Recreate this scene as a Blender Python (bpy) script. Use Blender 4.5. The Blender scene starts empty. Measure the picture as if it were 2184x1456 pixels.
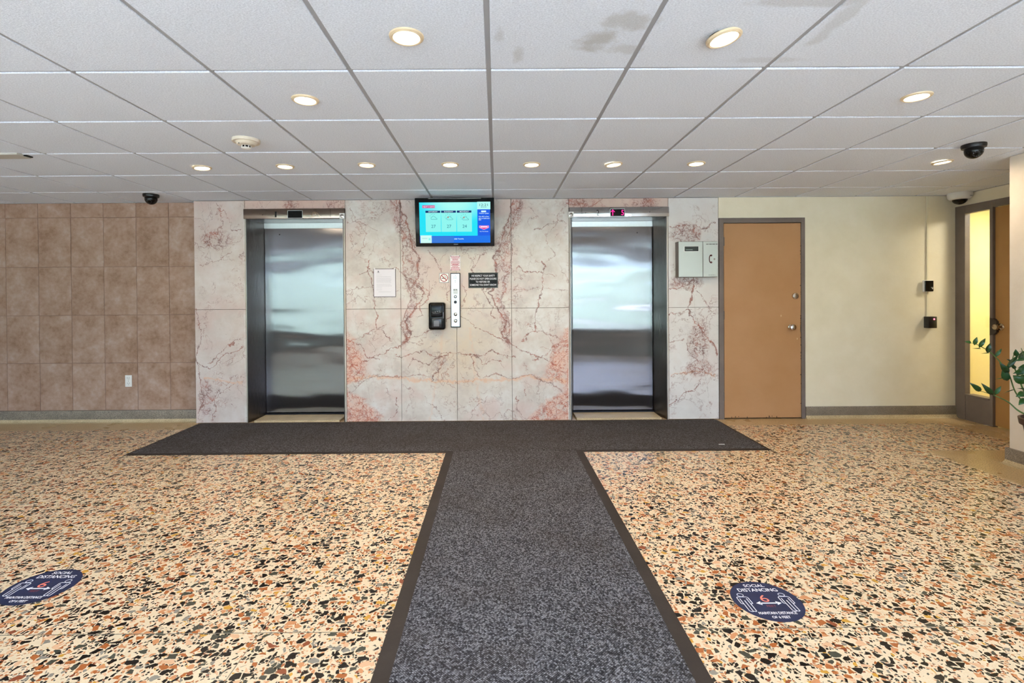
import bpy, bmesh, math, random
import numpy as np
from mathutils import Vector, Matrix
random.seed(7)
PI = math.pi
# ---------------------------------------------------------------- camera
F, YAW, PITCH, ROLL, SX, SY = 1070.70, -0.00317, -0.00716, 0.00723, -29.376, -84.98
H, D, CAMH = 2.2842, 5.160, 1.26453            # ceiling height, marble wall distance, camera height (metres)
def _rot(yaw, pitch, roll):
    cy, sy = math.cos(yaw), math.sin(yaw); cp, sp = math.cos(pitch), math.sin(pitch); cr, sr = math.cos(roll), math.sin(roll)
    return np.array([[cy,-sy,0],[sy,cy,0],[0,0,1]]) @ np.array([[1,0,0],[0,cp,-sp],[0,sp,cp]]) @ np.array([[cr,0,sr],[0,1,0],[-sr,0,cr]])
RM = _rot(YAW, PITCH, ROLL)
def at(x, y, ax, v):                            # the point of the plane (axis ax = v) that the photograph shows at pixel x, y
    d = RM @ np.array([(x-1092-SX)/F, 1, -(y-728-SY)/F]); o = np.array([0, 0, CAMH]); t = (v-o[ax])/d[ax]
    return Vector(o + t*d)
def pj(p):
    c = (np.array(p)-np.array([0, 0, CAMH])) @ RM
    return (1092+SX+F*c[0]/c[1], 728+SY-F*c[2]/c[1])
def wp(x, y, Y=D): return at(x, y, 1, Y)
def fp(x, y, z=0.0): return at(x, y, 2, z)
sc = bpy.context.scene
C = sc.collection
cam = bpy.data.cameras.new('camera'); co = bpy.data.objects.new('camera', cam); C.objects.link(co)
cam.sensor_width = 36; cam.sensor_fit = 'HORIZONTAL'; cam.lens = F/2184*36
cam.shift_x = -SX/2184; cam.shift_y = SY/2184
cam.clip_start = 0.02; cam.clip_end = 200
r, f_, u = RM[:,0], RM[:,1], RM[:,2]
co.matrix_world = Matrix(((r[0],u[0],-f_[0],0),(r[1],u[1],-f_[1],0),(r[2],u[2],-f_[2],CAMH),(0,0,0,1)))
sc.camera = co
# ---------------------------------------------------------------- world, lights, exposure
SKY, EXPO, LAMP = 6.0, 1.10, 2.5
sc.view_settings.view_transform = 'Standard'; sc.view_settings.look = 'None'
sc.view_settings.gamma = 1; sc.view_settings.exposure = EXPO; sc.view_settings.use_curve_mapping = False
w = bpy.data.worlds.new('World'); sc.world = w; w.use_nodes = True
nt = w.node_tree; nt.nodes.clear()
o_ = nt.nodes.new('ShaderNodeOutputWorld'); b_ = nt.nodes.new('ShaderNodeBackground')
b_.inputs[0].default_value = (0.62, 0.81, 1.14, 1); b_.inputs[1].default_value = SKY
nt.links.new(b_.outputs[0], o_.inputs[0])
WY = -1.30                                      # glazed front wall of the lobby, behind the camera
XL, XR, XC = -6.3, 3.81, 4.735                  # left wall, right wall, far right recess wall
YP, YT = 3.72, 5.24                             # corner of the right wall, tiled wall plane
for k, (x0, x1) in enumerate(((XL, -2.9), (-2.9, .5), (.5, XR))):
    l = bpy.data.lights.new('daylight_portal', 'AREA'); l.shape = 'RECTANGLE'; l.size = x1-x0; l.size_y = 1.7
    l.cycles.is_portal = True
    lo = bpy.data.objects.new('daylight_portal', l); C.objects.link(lo)
    lo.location = ((x0+x1)/2, WY-.13, 1.36); lo.rotation_euler = (PI/2, 0, 0)

sun = bpy.data.lights.new('sun', 'SUN'); sun.energy = 22; sun.angle = math.radians(2); sun.color = (.92, .97, 1.0)
so = bpy.data.objects.new('sun', sun); C.objects.link(so); so.rotation_euler = (math.radians(-14), math.radians(12), 0)
# ---------------------------------------------------------------- helpers
def hx(s):
    s = s.lstrip('#'); v = [int(s[i:i+2], 16)/255 for i in (0, 2, 4)]
    return tuple((c/12.92 if c <= .04045 else ((c+.055)/1.055)**2.4) for c in v) + (1,)
def uniq(o, **k):
    for a, b in k.items():
        if b is not None: o[a] = b
    return o
class G:
    def __init__(s, name, **k):
        s.m = bpy.data.materials.new(name); s.m.use_nodes = True; s.t = s.m.node_tree
        s.b = s.t.nodes['Principled BSDF']; s.set(**k); s._pos = None
    def set(s, **k):
        mp = dict(color='Base Color', rough='Roughness', metal='Metallic', spec='Specular IOR Level', coat='Coat Weight', coatr='Coat Roughness', aniso='Anisotropic', emit='Emission Color', es='Emission Strength', trans='Transmission Weight', alpha='Alpha', ior='IOR', sheen='Sheen Weight', sss='Subsurface Weight')
        for a, v in k.items(): s.put(s.b.inputs[mp[a]], v)
        return s
    def put(s, i, v):
        if isinstance(v, bpy.types.NodeSocket): s.t.links.new(v, i)
        elif v is not None:
            if isinstance(v, str): v = hx(v)
            if isinstance(i.default_value, float) and not isinstance(v, (int, float)): v = v[0]
            i.default_value = v
    def n(s, t, **k):
        nd = s.t.nodes.new('ShaderNode'+t)
        for a, v in k.items(): setattr(nd, a, v)
        return nd
    @property
    def pos(s):
        if s._pos is None: s._pos = s.n('NewGeometry').outputs['Position']
        return s._pos
    @property
    def obj(s): return s.n('TexCoord').outputs['Object']
    def ma(s, op, a, b=None, c=None, clamp=False):
        nd = s.n('Math', operation=op, use_clamp=clamp); s.put(nd.inputs[0], a)
        if b is not None: s.put(nd.inputs[1], b)
        if c is not None: s.put(nd.inputs[2], c)
        return nd.outputs[0]
    def vm(s, op, a, b=None):
        nd = s.n('VectorMath', operation=op); s.put(nd.inputs[0], a)
        if b is not None: s.put(nd.inputs[1], b)
        return nd.outputs['Value'] if op in ('DOT_PRODUCT', 'LENGTH', 'DISTANCE') else nd.outputs[0]
    def mix(s, f, a, b, bt='MIX'):
        nd = s.n('Mix', data_type='RGBA', blend_type=bt); s.put(nd.inputs[0], f); s.put(nd.inputs[6], a); s.put(nd.inputs[7], b)
        return nd.outputs[2]
    def ramp(s, f, st, const=False):
        nd = s.n('ValToRGB'); cr = nd.color_ramp; cr.interpolation = 'CONSTANT' if const else 'LINEAR'
        while len(cr.elements) < len(st): cr.elements.new(.5)
        for e, (p, c) in zip(cr.elements, st): e.position = p; e.color = hx(c) if isinstance(c, str) else c
        s.put(nd.inputs[0], f); return nd.outputs[0]
    def noise(s, vec, scale, detail=2, rough=.5, dist=0, dim='3D'):
        nd = s.n('TexNoise', noise_dimensions=dim); s.put(nd.inputs['Vector'], vec)
        nd.inputs['Scale'].default_value = scale; nd.inputs['Detail'].default_value = detail; nd.inputs['Roughness'].default_value = rough; nd.inputs['Distortion'].default_value = dist
        return nd.outputs[0]
    def noisec(s, *a, **k): s.noise(*a, **k); return s.t.nodes[-1].outputs[1]
    def voro(s, vec, scale, feature='F1', dim='2D', rnd=1):
        nd = s.n('TexVoronoi', voronoi_dimensions=dim, feature=feature); s.put(nd.inputs['Vector'], vec)
        nd.inputs['Scale'].default_value = scale; nd.inputs['Randomness'].default_value = rnd
        return nd
    def mr(s, v, a, b, c=0., d=1., smooth=False):
        nd = s.n('MapRange', interpolation_type='SMOOTHSTEP' if smooth else 'LINEAR')
        for i, x in enumerate((v, a, b, c, d)): s.put(nd.inputs[i], x)
        return nd.outputs[0]
    def sep(s, v):
        nd = s.n('SeparateXYZ'); s.put(nd.inputs[0], v); return nd.outputs
    def comb(s, x, y, z):
        nd = s.n('CombineXYZ')
        for i, v in enumerate((x, y, z)): s.put(nd.inputs[i], v)
        return nd.outputs[0]
    def scl(s, v, sc_): return s.vm('MULTIPLY', v, sc_)
    def bump(s, h, dist=.01, strength=1.):
        nd = s.n('Bump'); nd.inputs['Strength'].default_value = strength; nd.inputs['Distance'].default_value = dist
        s.put(nd.inputs['Height'], h); s.t.links.new(nd.outputs[0], s.b.inputs['Normal']); return s
    def curve(s, t, pts):
        nd = s.n('FloatCurve'); m = nd.mapping; m.use_clip = False; cu = m.curves[0]
        while len(cu.points) < len(pts): cu.points.new(.5, .5)
        for p, (a, b) in zip(cu.points, sorted(pts)): p.location = (a, b); p.handle_type = 'VECTOR'
        m.update(); s.put(nd.inputs['Value'], t); nd.inputs['Factor'].default_value = 1
        return nd.outputs[0]
def plain(name, col, rough=.5, **k):
    return G(name, color=col, rough=rough, **k).m
def emis(name, col, es=1.): return G(name, color=(0,0,0,1), rough=.4, spec=.08, emit=col, es=es).m

class MB:                                       # collects shapes, builds ONE mesh object
    def __init__(s): s.bm = bmesh.new()
    def _add(s, vs, fs):
        b = [s.bm.verts.new(v) for v in vs]
        return [s.bm.faces.new([b[i] for i in f]) for f in fs]
    def box(s, x0, x1, y0, y1, z0, z1, bev=0, seg=1):
        vs = [(x, y, z) for x in (x0, x1) for y in (y0, y1) for z in (z0, z1)]
        fs = s._add(vs, [(0,1,3,2),(4,6,7,5),(0,4,5,1),(2,3,7,6),(0,2,6,4),(1,5,7,3)])
        if bev:
            es = list({e for f in fs for e in f.edges})
            bmesh.ops.bevel(s.bm, geom=es, offset=bev, segments=seg, affect='EDGES', profile=.5)
        return s
    def prism(s, pts, a0, a1, axis='z', bev=0):  # extruded polygon: pts in the two other axes
        P = {'z': lambda p, a: (p[0], p[1], a), 'y': lambda p, a: (p[0], a, p[1]), 'x': lambda p, a: (a, p[0], p[1])}[axis]
        n = len(pts); vs = [P(p, a0) for p in pts]+[P(p, a1) for p in pts]
        fs = s._add(vs, [tuple(range(n))[::-1], tuple(range(n, 2*n))]+[(i, (i+1)%n, n+(i+1)%n, n+i) for i in range(n)])
        if bev:
            es = [e for e in fs[1].edges] + [e for e in fs[0].edges]
            bmesh.ops.bevel(s.bm, geom=es, offset=bev, segments=1, affect='EDGES')
        return s
    def lathe(s, prof, c=(0,0,0), ax='z', n=32, sgn=1):  # prof: (radius, along) closed at radius 0
        def P(r, a, t):
            q = (r*math.cos(t), r*math.sin(t)); a *= sgn
            v = {'z': (q[0], q[1], a), 'y': (q[0], a, q[1]), 'x': (a, q[0], q[1])}[ax]
            return (v[0]+c[0], v[1]+c[1], v[2]+c[2])
        rings = []
        for r_, a in prof:
            if r_ < 1e-6: rings.append([s.bm.verts.new(P(0, a, 0))])
            else: rings.append([s.bm.verts.new(P(r_, a, 2*PI*i/n)) for i in range(n)])
        for A, B in zip(rings, rings[1:]):
            for i in range(n):
                j = (i+1) % n
                if len(A) == 1 and len(B) == 1: continue
                if len(A) == 1: s.bm.faces.new((A[0], B[i], B[j]))
                elif len(B) == 1: s.bm.faces.new((A[i], A[j], B[0]))
                else: s.bm.faces.new((A[i], A[j], B[j], B[i]))
        return s
    def cyl(s, c, r_, a0, a1, ax='z', n=24, bev=0):
        return s.lathe([(0, a0), (r_-bev, a0), (r_, a0+bev), (r_, a1-bev), (r_-bev, a1), (0, a1)] if bev else [(0, a0), (r_, a0), (r_, a1), (0, a1)], c, ax, n)
    def tube(s, path, rad, n=6):
        P = [Vector(p) for p in path]; R_ = rad if isinstance(rad, (list, tuple)) else [rad]*len(P); prev = None
        for i, p in enumerate(P):
            t = (P[min(i+1, len(P)-1)]-P[max(i-1, 0)]).normalized()
            a = t.cross(Vector((0, 0, 1)) if abs(t.z) < .9 else Vector((1, 0, 0))).normalized(); b = t.cross(a)
            ring = [s.bm.verts.new(p+(a*math.cos(2*PI*k/n)+b*math.sin(2*PI*k/n))*R_[i]) for k in range(n)]
            if prev:
                for k in range(n): s.bm.faces.new((prev[k], prev[(k+1)%n], ring[(k+1)%n], ring[k]))
            else: s.bm.faces.new(ring[::-1])
            prev = ring
        s.bm.faces.new(prev); return s
    def poly(s, pts): s._add(pts, [tuple(range(len(pts)))]); return s
    def build(s, name, mat, parent=None, world=True, smooth=35, **tags):
        bmesh.ops.recalc_face_normals(s.bm, faces=s.bm.faces[:])
        me = bpy.data.meshes.new(name)
        if parent is not None and world:
            off = -wloc(parent)
            for v in s.bm.verts: v.co += off
        s.bm.to_mesh(me); s.bm.free()
        if smooth:
            me.polygons.foreach_set('use_smooth', [True]*len(me.polygons)); me.set_sharp_from_angle(angle=math.radians(smooth))
        me.materials.append(mat)
        return link(name, me, parent, **tags)
def wloc(o):
    v = Vector((0, 0, 0))
    while o is not None: v += o.location; o = o.parent
    return v
def link(name, me, parent=None, loc=None, **tags):
    o = bpy.data.objects.new(name, me); C.objects.link(o); o.parent = parent
    if loc is not None: o.location = loc
    return uniq(o, **tags)
def thing(name, label, category, loc=(0,0,0), group=None, kind=None):
    o = bpy.data.objects.new(name, None); C.objects.link(o); o.location = loc; o.empty_display_size = .1
    return uniq(o, label=label, category=category, group=group, kind=kind)
def struct(name, mb, mat, **k): return mb.build(name, mat, None, kind='structure', **k)
_tx = {}
def textmesh(body, w_, h_, bold=0.0):            # flat lettering scaled to a w x h box, centred, in the xy plane
    cu = bpy.data.curves.new('lettering', 'FONT'); cu.body = body; cu.align_x = 'CENTER'; cu.offset = bold; cu.resolution_u = 3
    o = bpy.data.objects.new('lettering', cu); C.objects.link(o)
    dg = bpy.context.evaluated_depsgraph_get(); me = bpy.data.meshes.new_from_object(o.evaluated_get(dg))
    bpy.data.objects.remove(o); bpy.data.curves.remove(cu)
    n = len(me.vertices); a = np.empty(n*3); me.vertices.foreach_get('co', a); a = a.reshape(-1, 3)
    lo, hi = a.min(0), a.max(0); a -= (lo+hi)/2
    a[:,0] *= w_/max(hi[0]-lo[0], 1e-6); a[:,1] *= h_/max(hi[1]-lo[1], 1e-6)
    me.vertices.foreach_set('co', a.ravel()); me.update(); return me
def text(name, body, c, w_, h_, mat, parent, facing='wall', bold=0.0, **tags):
    me = textmesh(body, w_, h_, bold)
    if facing == 'wall': me.transform(Matrix(((1,0,0,0),(0,0,1,0),(0,1,0,0),(0,0,0,1))))   # x, z plane, read from -Y
    me.materials.clear(); me.materials.append(mat); me.update()
    me.transform(Matrix.Translation(Vector(c)-(wloc(parent) if tags.pop('world', True) else Vector((0,0,0)))))
    return link(name, me, parent, **tags)

# ---------------------------------------------------------------- materials
def mat_terrazzo():
    g = G('terrazzo'); P = g.pos
    wn = g.noisec(P, 30, 2, .5); wv = g.vm('SUBTRACT', wn, (.5,.5,.5)); Q = g.vm('ADD', P, g.scl(wv, (.016,.016,0)))
    def layer(scale, off, prob, thr, jit):
        q = g.vm('ADD', Q, (off, off*.37, 0))
        q = g.vm('MULTIPLY', q, (1, 1.22, 1)) if off < 5 else g.vm('MULTIPLY', q, (1.25, 1, 1))
        a = g.voro(q, scale); e = g.voro(q, scale, 'DISTANCE_TO_EDGE')
        cs = g.sep(a.outputs['Color'])
        t = g.ma('MULTIPLY_ADD', cs[2], jit, thr)
        m = g.ma('MULTIPLY', g.mr(g.ma('SUBTRACT', e.outputs['Distance'], t), 0, .03), g.ma('LESS_THAN', cs[1], prob))
        return m, cs[0]
    cols = [(0,'#070506'),(.40,'#45463b'),(.50,'#a9602f'),(.63,'#c98a5c'),(.73,'#d8ab84'),(.82,'#8b8578'),(.87,'#c99538'),(.90,'#dcc9a8'),(.96,'#8c4a2c')]
    m1, h1 = layer(32, 1.3, .47, .055, .15)
    m2, h2 = layer(54, 7.1, .48, .07, .13)
    m3, h3 = layer(95, 3.7, .34, .07, .12)
    mottl = g.noise(P, 220, 2)
    base = g.mix(mottl, '#d0b68e', '#e8d6b8')
    c3 = g.mix(m3, base, g.ramp(h3, cols, True))
    c2 = g.mix(m2, c3, g.ramp(h2, cols, True))
    c1 = g.mix(m1, c2, g.ramp(h1, cols, True))
    x, y, z = g.sep(P)
    wob = g.ma('MULTIPLY', g.ma('SUBTRACT', g.noise(P, 9, 2), .5), .06)
    b1 = g.mr(g.ma('ADD', y, wob), 4.90, 4.93)
    b2 = g.mr(g.ma('ADD', x, wob), 4.38, 4.41)
    b3 = g.ma('MULTIPLY', g.mr(g.ma('ADD', x, wob), 3.46, 3.49), g.mr(g.ma('ADD', y, wob), 4.07, 4.04))
    bm_ = g.ma('MAXIMUM', g.ma('MAXIMUM', b1, b2), b3)
    fine = g.ramp(g.noise(P, 130, 3, .7), [(.36, '#7d6a4e'), (.47, '#b89b6f'), (.62, '#cdb287')])
    col = g.mix(bm_, c1, fine)
    g.set(color=col, rough=g.mr(g.noise(P, 3, 3), .3, .7, .24, .36), spec=.36)
    return g.m
def mat_speckle(name, a, b, c):
    g = G(name); P = g.pos
    n = g.noise(P, 230, 3, .7)
    col = g.ramp(n, [(.38, a), (.5, b), (.64, c)])
    col = g.mix(g.mr(g.noise(P, 8, 3), .4, .7, 0, .35), col, a)
    g.set(color=col, rough=.45); return g.m
def uvp(g):                                       # photograph-like coordinates on the marble wall, from world position
    p0, px_, pz = pj((0, D, 1.2)), pj((1, D, 1.2)), pj((0, D, 2.2))
    def lin(i):
        a, b = px_[i]-p0[i], pz[i]-p0[i]; return (a, 0, b), p0[i]-1.2*b
    (vu, cu_), (vv, cv) = lin(0), lin(1)
    return vu, cu_, vv, cv
def mat_marble():
    g = G('veined_marble'); P = g.pos; vu, cu_, vv, cv = uvp(g)
    wn1 = g.noisec(P, 9, 2, .5); wn2 = g.noisec(P, 34, 3, .65)
    wv = g.vm('ADD', g.scl(g.vm('SUBTRACT', wn1, (.5,.5,.5)), (.085,0,.085)), g.scl(g.vm('SUBTRACT', wn2, (.5,.5,.5)), (.065,0,.065)))
    Q = g.vm('ADD', P, wv)
    U = g.ma('ADD', g.vm('DOT_PRODUCT', Q, vu), cu_); V = g.ma('ADD', g.vm('DOT_PRODUCT', Q, vv), cv)
    U0 = g.ma('ADD', g.vm('DOT_PRODUCT', P, vu), cu_); V0 = g.ma('ADD', g.vm('DOT_PRODUCT', P, vv), cv)
    Mi = g.ma('ABSOLUTE', g.ma('SUBTRACT', U, 974)); Mi0 = g.ma('ABSOLUTE', g.ma('SUBTRACT', U0, 974))
    incen = g.ma('MULTIPLY', g.ma('GREATER_THAN', U0, 736.5), g.ma('LESS_THAN', U0, 1212.5))
    nV = g.ma('DIVIDE', g.ma('SUBTRACT', V, 410), 500); nV0 = g.ma('DIVIDE', g.ma('SUBTRACT', V0, 410), 500)
    nM = g.ma('DIVIDE', Mi, 250); nU = g.ma('DIVIDE', g.ma('SUBTRACT', U, 400), 1150)
    Ml = g.ma('MULTIPLY', nM, incen)
    wvar = g.mr(g.noise(P, 22, 2), .3, .7, .4, 1.7)
    acc = {}
    def add(key, m): acc[key] = m if key not in acc else g.ma('MAXIMUM', acc[key], m)
    def vein(key, kind, pts, wd=1.6, st=1.0):     # kind: v (x of y), h (y of x); m* in mirrored centre coordinates, u* over the whole wall
        mir, ver = kind[0] == 'm', kind[1] == 'v'
        t = nV if ver else (nM if mir else nU); x = (Mi if mir else U) if ver else V
        ft = (lambda q: (q-410)/500) if ver else ((lambda q: q/250) if mir else (lambda q: (q-400)/1150))
        fx = (lambda q: q/1000)
        P_ = [(ft(a), fx(b)) for a, b in sorted(pts)]
        e = .0025; P_ = [(min(-.01, P_[0][0]-.02), -9), (P_[0][0]-e, -9)] + P_ + [(P_[-1][0]+e, -9), (max(1.01, P_[-1][0]+.02), -9)]
        c = g.curve(t, P_)
        d = g.ma('ABSOLUTE', g.ma('MULTIPLY_ADD', c, -1000, x))
        m = g.mr(d, g.ma('MULTIPLY', wvar, wd*.12), g.ma('MULTIPLY', wvar, wd*.85), st, 0)
        if mir: m = g.ma('MULTIPLY', m, incen)
        add(key, m)
    # centre, mirrored about the middle joint (book-matched slabs)
    vein('v', 'mv', [(425,122),(450,118),(470,108),(500,100),(530,94),(547,80),(560,86),(583,84),(603,92),(622,70),(646,80),(663,91),(685,108),(712,97),(735,114)], 3.4)
    vein('v', 'mv', [(425,134),(460,128),(500,113),(540,118),(575,112),(600,104),(640,96),(690,116),(720,106)], 2.2, .8)
    vein('v', 'mh', [(8,672),(30,690),(68,710),(96,720),(117,737),(178,762),(233,786)], 1.6)
    vein('v', 'mh', [(0,751),(29,759),(49,764),(60,778),(82,767),(95,770),(104,784)], 1.6)
    vein('v', 'mh', [(31,759),(47,759),(75,748),(95,757),(113,760),(128,759)], 1.5)
    vein('v', 'mv', [(759,31),(784,37),(800,48),(812,54)], 1.6)
    vein('v', 'mv', [(828,144),(843,146),(845,128),(872,127),(896,146)], 1.4)
    vein('v', 'mv', [(556,184),(586,186),(616,181),(652,176),(674,168),(699,172),(709,154),(731,138)], 1.7)
    vein('v', 'mh', [(58,622),(101,594),(117,576),(131,570),(145,579),(178,578),(208,587)], 1.4)
    vein('v', 'mv', [(534,62),(542,53),(556,44),(575,33),(600,36)], 1.3)
    vein('v', 'mv', [(530,22),(550,30),(561,36),(575,32)], 1.1, .7)
    vein('v', 'mv', [(605,8),(624,22),(640,18),(647,2)], 1.2)
    vein('v', 'mv', [(600,57),(622,57),(644,66),(655,78),(668,72),(679,88)], 2.0)
    vein('v', 'mv', [(440,226),(470,214),(500,190),(520,196),(545,214),(556,186)], 1.2, .7)
    vein('v', 'mh', [(165,492),(190,480),(215,470),(236,476)], 1.2, .8)
    vein('v', 'mh', [(120,620),(150,616),(185,612),(236,622)], 1.1, .7)
    vein('v', 'mh', [(150,690),(170,702),(200,716),(236,730)], 1.2, .8)
    vein('v', 'mh', [(160,765),(190,760),(205,740),(236,722)], 1.6)
    vein('v', 'mh', [(58,806),(80,797),(110,806),(160,800),(200,815),(236,846)], 1.5, .8)
    vein('v', 'mh', [(20,905),(45,868),(60,858),(70,842)], 1.3, .8)
    vein('g', 'mv', [(618,226),(720,207),(823,190),(900,180)], .8, .6)
    vein('g', 'mv', [(500,170),(560,158),(620,150)], .7, .5)
    vein('o', 'mh', [(0,815),(40,812),(90,811),(157,803),(190,806),(240,812)], 5, .75)
    vein('o', 'mv', [(700,28),(800,40),(900,58)], 4, .3)
    # left panel beside elevator 1
    vein('v', 'uh', [(464,446),(475,452),(486,454),(493,486),(505,488),(518,489)], 1.8)
    vein('v', 'uv', [(430,463),(446,472),(478,476),(500,462),(520,478)], 1.5, .8)
    vein('v', 'uh', [(418,532),(435,529),(450,525),(470,530)], 1.3, .8)
    vein('v', 'uh', [(425,568),(450,560),(475,552),(486,540),(500,536)], 1.3, .7)
    vein('v', 'uh', [(421,771),(440,784),(454,786),(479,761),(521,736)], 1.6)
    vein('v', 'uh', [(440,776),(457,768),(486,739),(521,719)], 1.6)
    vein('o', 'uh', [(430,806),(470,811),(521,816)], 3.5, .7)
    vein('v', 'uh', [(421,876),(440,860),(454,854),(482,832),(500,815)], 1.5)
    vein('v', 'uv', [(660,419),(690,424),(720,432),(760,420),(800,428),(850,434),(880,424)], 1.6, .9)
    vein('g', 'uv', [(432,430),(479,437),(550,451),(574,455)], .9, .8)
    vein('v', 'uv', [(830,470),(850,455),(875,462),(896,452)], 1.6, .8)
    # right panel beside elevator 2
    vein('v', 'uh', [(1427,487),(1445,484),(1460,480),(1480,479),(1498,484),(1515,478),(1532,472)], 1.6)
    vein('v', 'uv', [(478,1478),(495,1482),(512,1489)], 3, .9)
    vein('v', 'uh', [(1427,617),(1450,613),(1463,610),(1475,598)], 1.8)
    vein('v', 'uv', [(590,1476),(612,1478),(640,1472),(655,1470),(676,1477),(700,1491),(718,1509),(746,1526),(760,1530)], 2.6)
    vein('v', 'uv', [(618,1488),(630,1496),(645,1506),(664,1518),(672,1526)], 1.4)
    vein('v', 'uh', [(1427,672),(1445,670),(1467,659),(1480,662)], 1.4)
    vein('g', 'uv', [(620,1477),(680,1486),(743,1498),(823,1509),(880,1516)], .9, .8)
    vein('v', 'uh', [(1427,728),(1450,727),(1462,722)], 1.3, .8)
    vein('v', 'uv', [(728,1462),(750,1468),(765,1484),(781,1496),(800,1500)], 1.7, .9)
    vein('o', 'uh', [(1427,804),(1450,799),(1488,792),(1510,796),(1531,800)], 3, .8)
    vein('v', 'uh', [(1427,806),(1455,798),(1488,792),(1510,797),(1531,799)], 1.3, .8)
    vein('v', 'uh', [(1427,864),(1445,854),(1463,841),(1480,830),(1495,813),(1500,800)], 1.5)
    # over the doors
    vein('v', 'uh', [(1200,428),(1215,437),(1235,433),(1262,438),(1280,428),(1288,420)], 1.8)
    # dense brecciated areas
    nb = g.ma('MULTIPLY', g.ma('SUBTRACT', g.noise(P, 11, 4, .6), .5), 46)
    bnd = g.curve(nV0, [((a-410)/500, b/1000) for a, b in ((410,.5e3),(670,300),(690,242),(715,225),(740,205),(800,186),(812,200),(822,232),(836,228),(850,192),(880,166),(897,152),(910,150))])
    red = g.ma('MULTIPLY', g.mr(g.ma('ADD', g.ma('MULTIPLY_ADD', bnd, -1000, Mi0), nb), -4, 12), incen)
    bc = g.curve(nV0, [((a-410)/500, b/1000) for a, b in ((410,140),(470,122),(520,98),(560,96),(600,100),(640,88),(680,104),(720,106),(760,120),(910,60))])
    bw = g.curve(nV0, [((a-410)/500, b/1000) for a, b in ((410,8),(460,12),(500,16),(560,15),(600,10),(660,6),(700,12),(730,6),(760,-10),(910,-10))])
    band = g.ma('MULTIPLY', g.mr(g.ma('SUBTRACT', g.ma('ADD', g.ma('ABSOLUTE', g.ma('MULTIPLY_ADD', bc, -1000, Mi0)), g.ma('MULTIPLY', nb, .5)), g.ma('MULTIPLY', bw, 1000)), 5, -5), incen)
    def blob(x, y, rx, ry):
        dx = g.ma('DIVIDE', g.ma('SUBTRACT', U0, x), rx); dy = g.ma('DIVIDE', g.ma('SUBTRACT', V0, y), ry)
        d = g.ma('SQRT', g.ma('ADD', g.ma('MULTIPLY', dx, dx), g.ma('MULTIPLY', dy, dy)))
        return g.mr(g.ma('ADD', d, g.ma('MULTIPLY', nb, .02)), 1.15, .75)
    for b in (blob(1462, 498, 34, 22), blob(1462, 603, 36, 16), blob(464, 510, 34, 20), blob(1490, 730, 22, 50), blob(1492, 785, 30, 18), blob(1235, 433, 36, 12), blob(1372, 432, 28, 14), blob(440, 850, 16, 40), blob(715, 440, 22, 14), blob(620, 440, 12, 14)):
        band = g.ma('MAXIMUM', band, b)
    rdg = lambda sc_, dt, wd: g.mr(g.ma('ABSOLUTE', g.ma('SUBTRACT', g.noise(P, sc_, dt, .6, .35), .5)), wd*.3, wd, 1, 0)
    fine = g.ma('MAXIMUM', rdg(11, 6, .026), g.ma('MULTIPLY', rdg(22, 4, .03), .8))
    gen = g.ma('MULTIPLY', rdg(3.6, 8, .010), g.mr(g.noise(P, 3.1, 2), .46, .60))
    gen = g.ma('MAXIMUM', gen, g.ma('MULTIPLY', rdg(10, 6, .014), g.mr(g.noise(g.vm('ADD', P, (5,5,5)), 4.5, 2), .54, .66)))
    # base colour
    low = g.noise(P, 2.3, 4, .6); mid = g.noise(P, 9, 4, .6)
    base = g.ramp(g.mr(g.ma('ADD', low, mid), .7, 1.3), [(0, '#beb2a8'), (.45, '#cec5ba'), (1, '#dad6cf')])
    yel = g.ma('MULTIPLY', g.mr(Mi0, 130, 20), g.mr(g.ma('ABSOLUTE', g.ma('SUBTRACT', V0, 690)), 210, 80))
    base = g.mix(g.ma('MULTIPLY', yel, g.mr(mid, .3, .6, .2, .75)), base, '#d0bb9f')
    pk = g.mr(g.noise(g.vm('ADD', P, (9,2,4)), 3.7, 3), .48, .66)
    base = g.mix(g.ma('MULTIPLY', pk, .55), base, '#cfb3a8')
    base = g.mix(g.ma('MULTIPLY', g.mr(U0, 524, 520), .35), base, '#c9b0a8')
    base = g.mix(g.ma('MULTIPLY', g.mr(U0, 1424, 1426), .6), base, '#dfdcd9')
    over = g.ma('MULTIPLY', g.ma('LESS_THAN', V0, 446), g.ma('MAXIMUM', g.ma('MULTIPLY', g.mr(U0, 1212, 1214), g.mr(U0, 1426, 1424)), g.ma('MULTIPLY', g.mr(U0, 521, 523), g.mr(U0, 737, 735))))
    base = g.mix(g.ma('MULTIPLY', over, .5), base, '#d2a894')
    base = g.mix(g.ma('MULTIPLY', band, g.mr(mid, .35, .6, .05, .5)), base, '#b89e98')
    base = g.mix(g.ma('MULTIPLY', red, g.mr(mid, .35, .6, .1, .65)), base, '#dda98f')
    base = g.mix(g.ma('MULTIPLY', acc['o'], .75), base, '#dda880')
    base = g.mix(g.ma('MULTIPLY', acc['g'], .55), base, '#8a8078')
    vc = g.ramp(g.noise(P, 15, 2), [(.35, '#70463f'), (.55, '#8f5749'), (.7, '#a35a45')])
    vcr = g.ramp(g.noise(P, 26, 2), [(.35, '#a04a3a'), (.6, '#b9664c')])
    base = g.mix(g.ma('MULTIPLY', g.mr(g.noise(P, 75, 2, .5), .70, .74), .6), base, '#7a5a4e'); base = g.mix(g.ma('MULTIPLY', gen, .6), base, vc)
    base = g.mix(g.ma('MULTIPLY', g.ma('MULTIPLY', fine, band), .85), base, vc)
    base = g.mix(g.ma('MULTIPLY', g.ma('MULTIPLY', fine, red), .85), base, vcr)
    base = g.mix(g.ma('MULTIPLY', acc['v'], .92), base, g.mix(red, vc, vcr))
    g.set(color=base, rough=.28, spec=.35); return g.m
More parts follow.
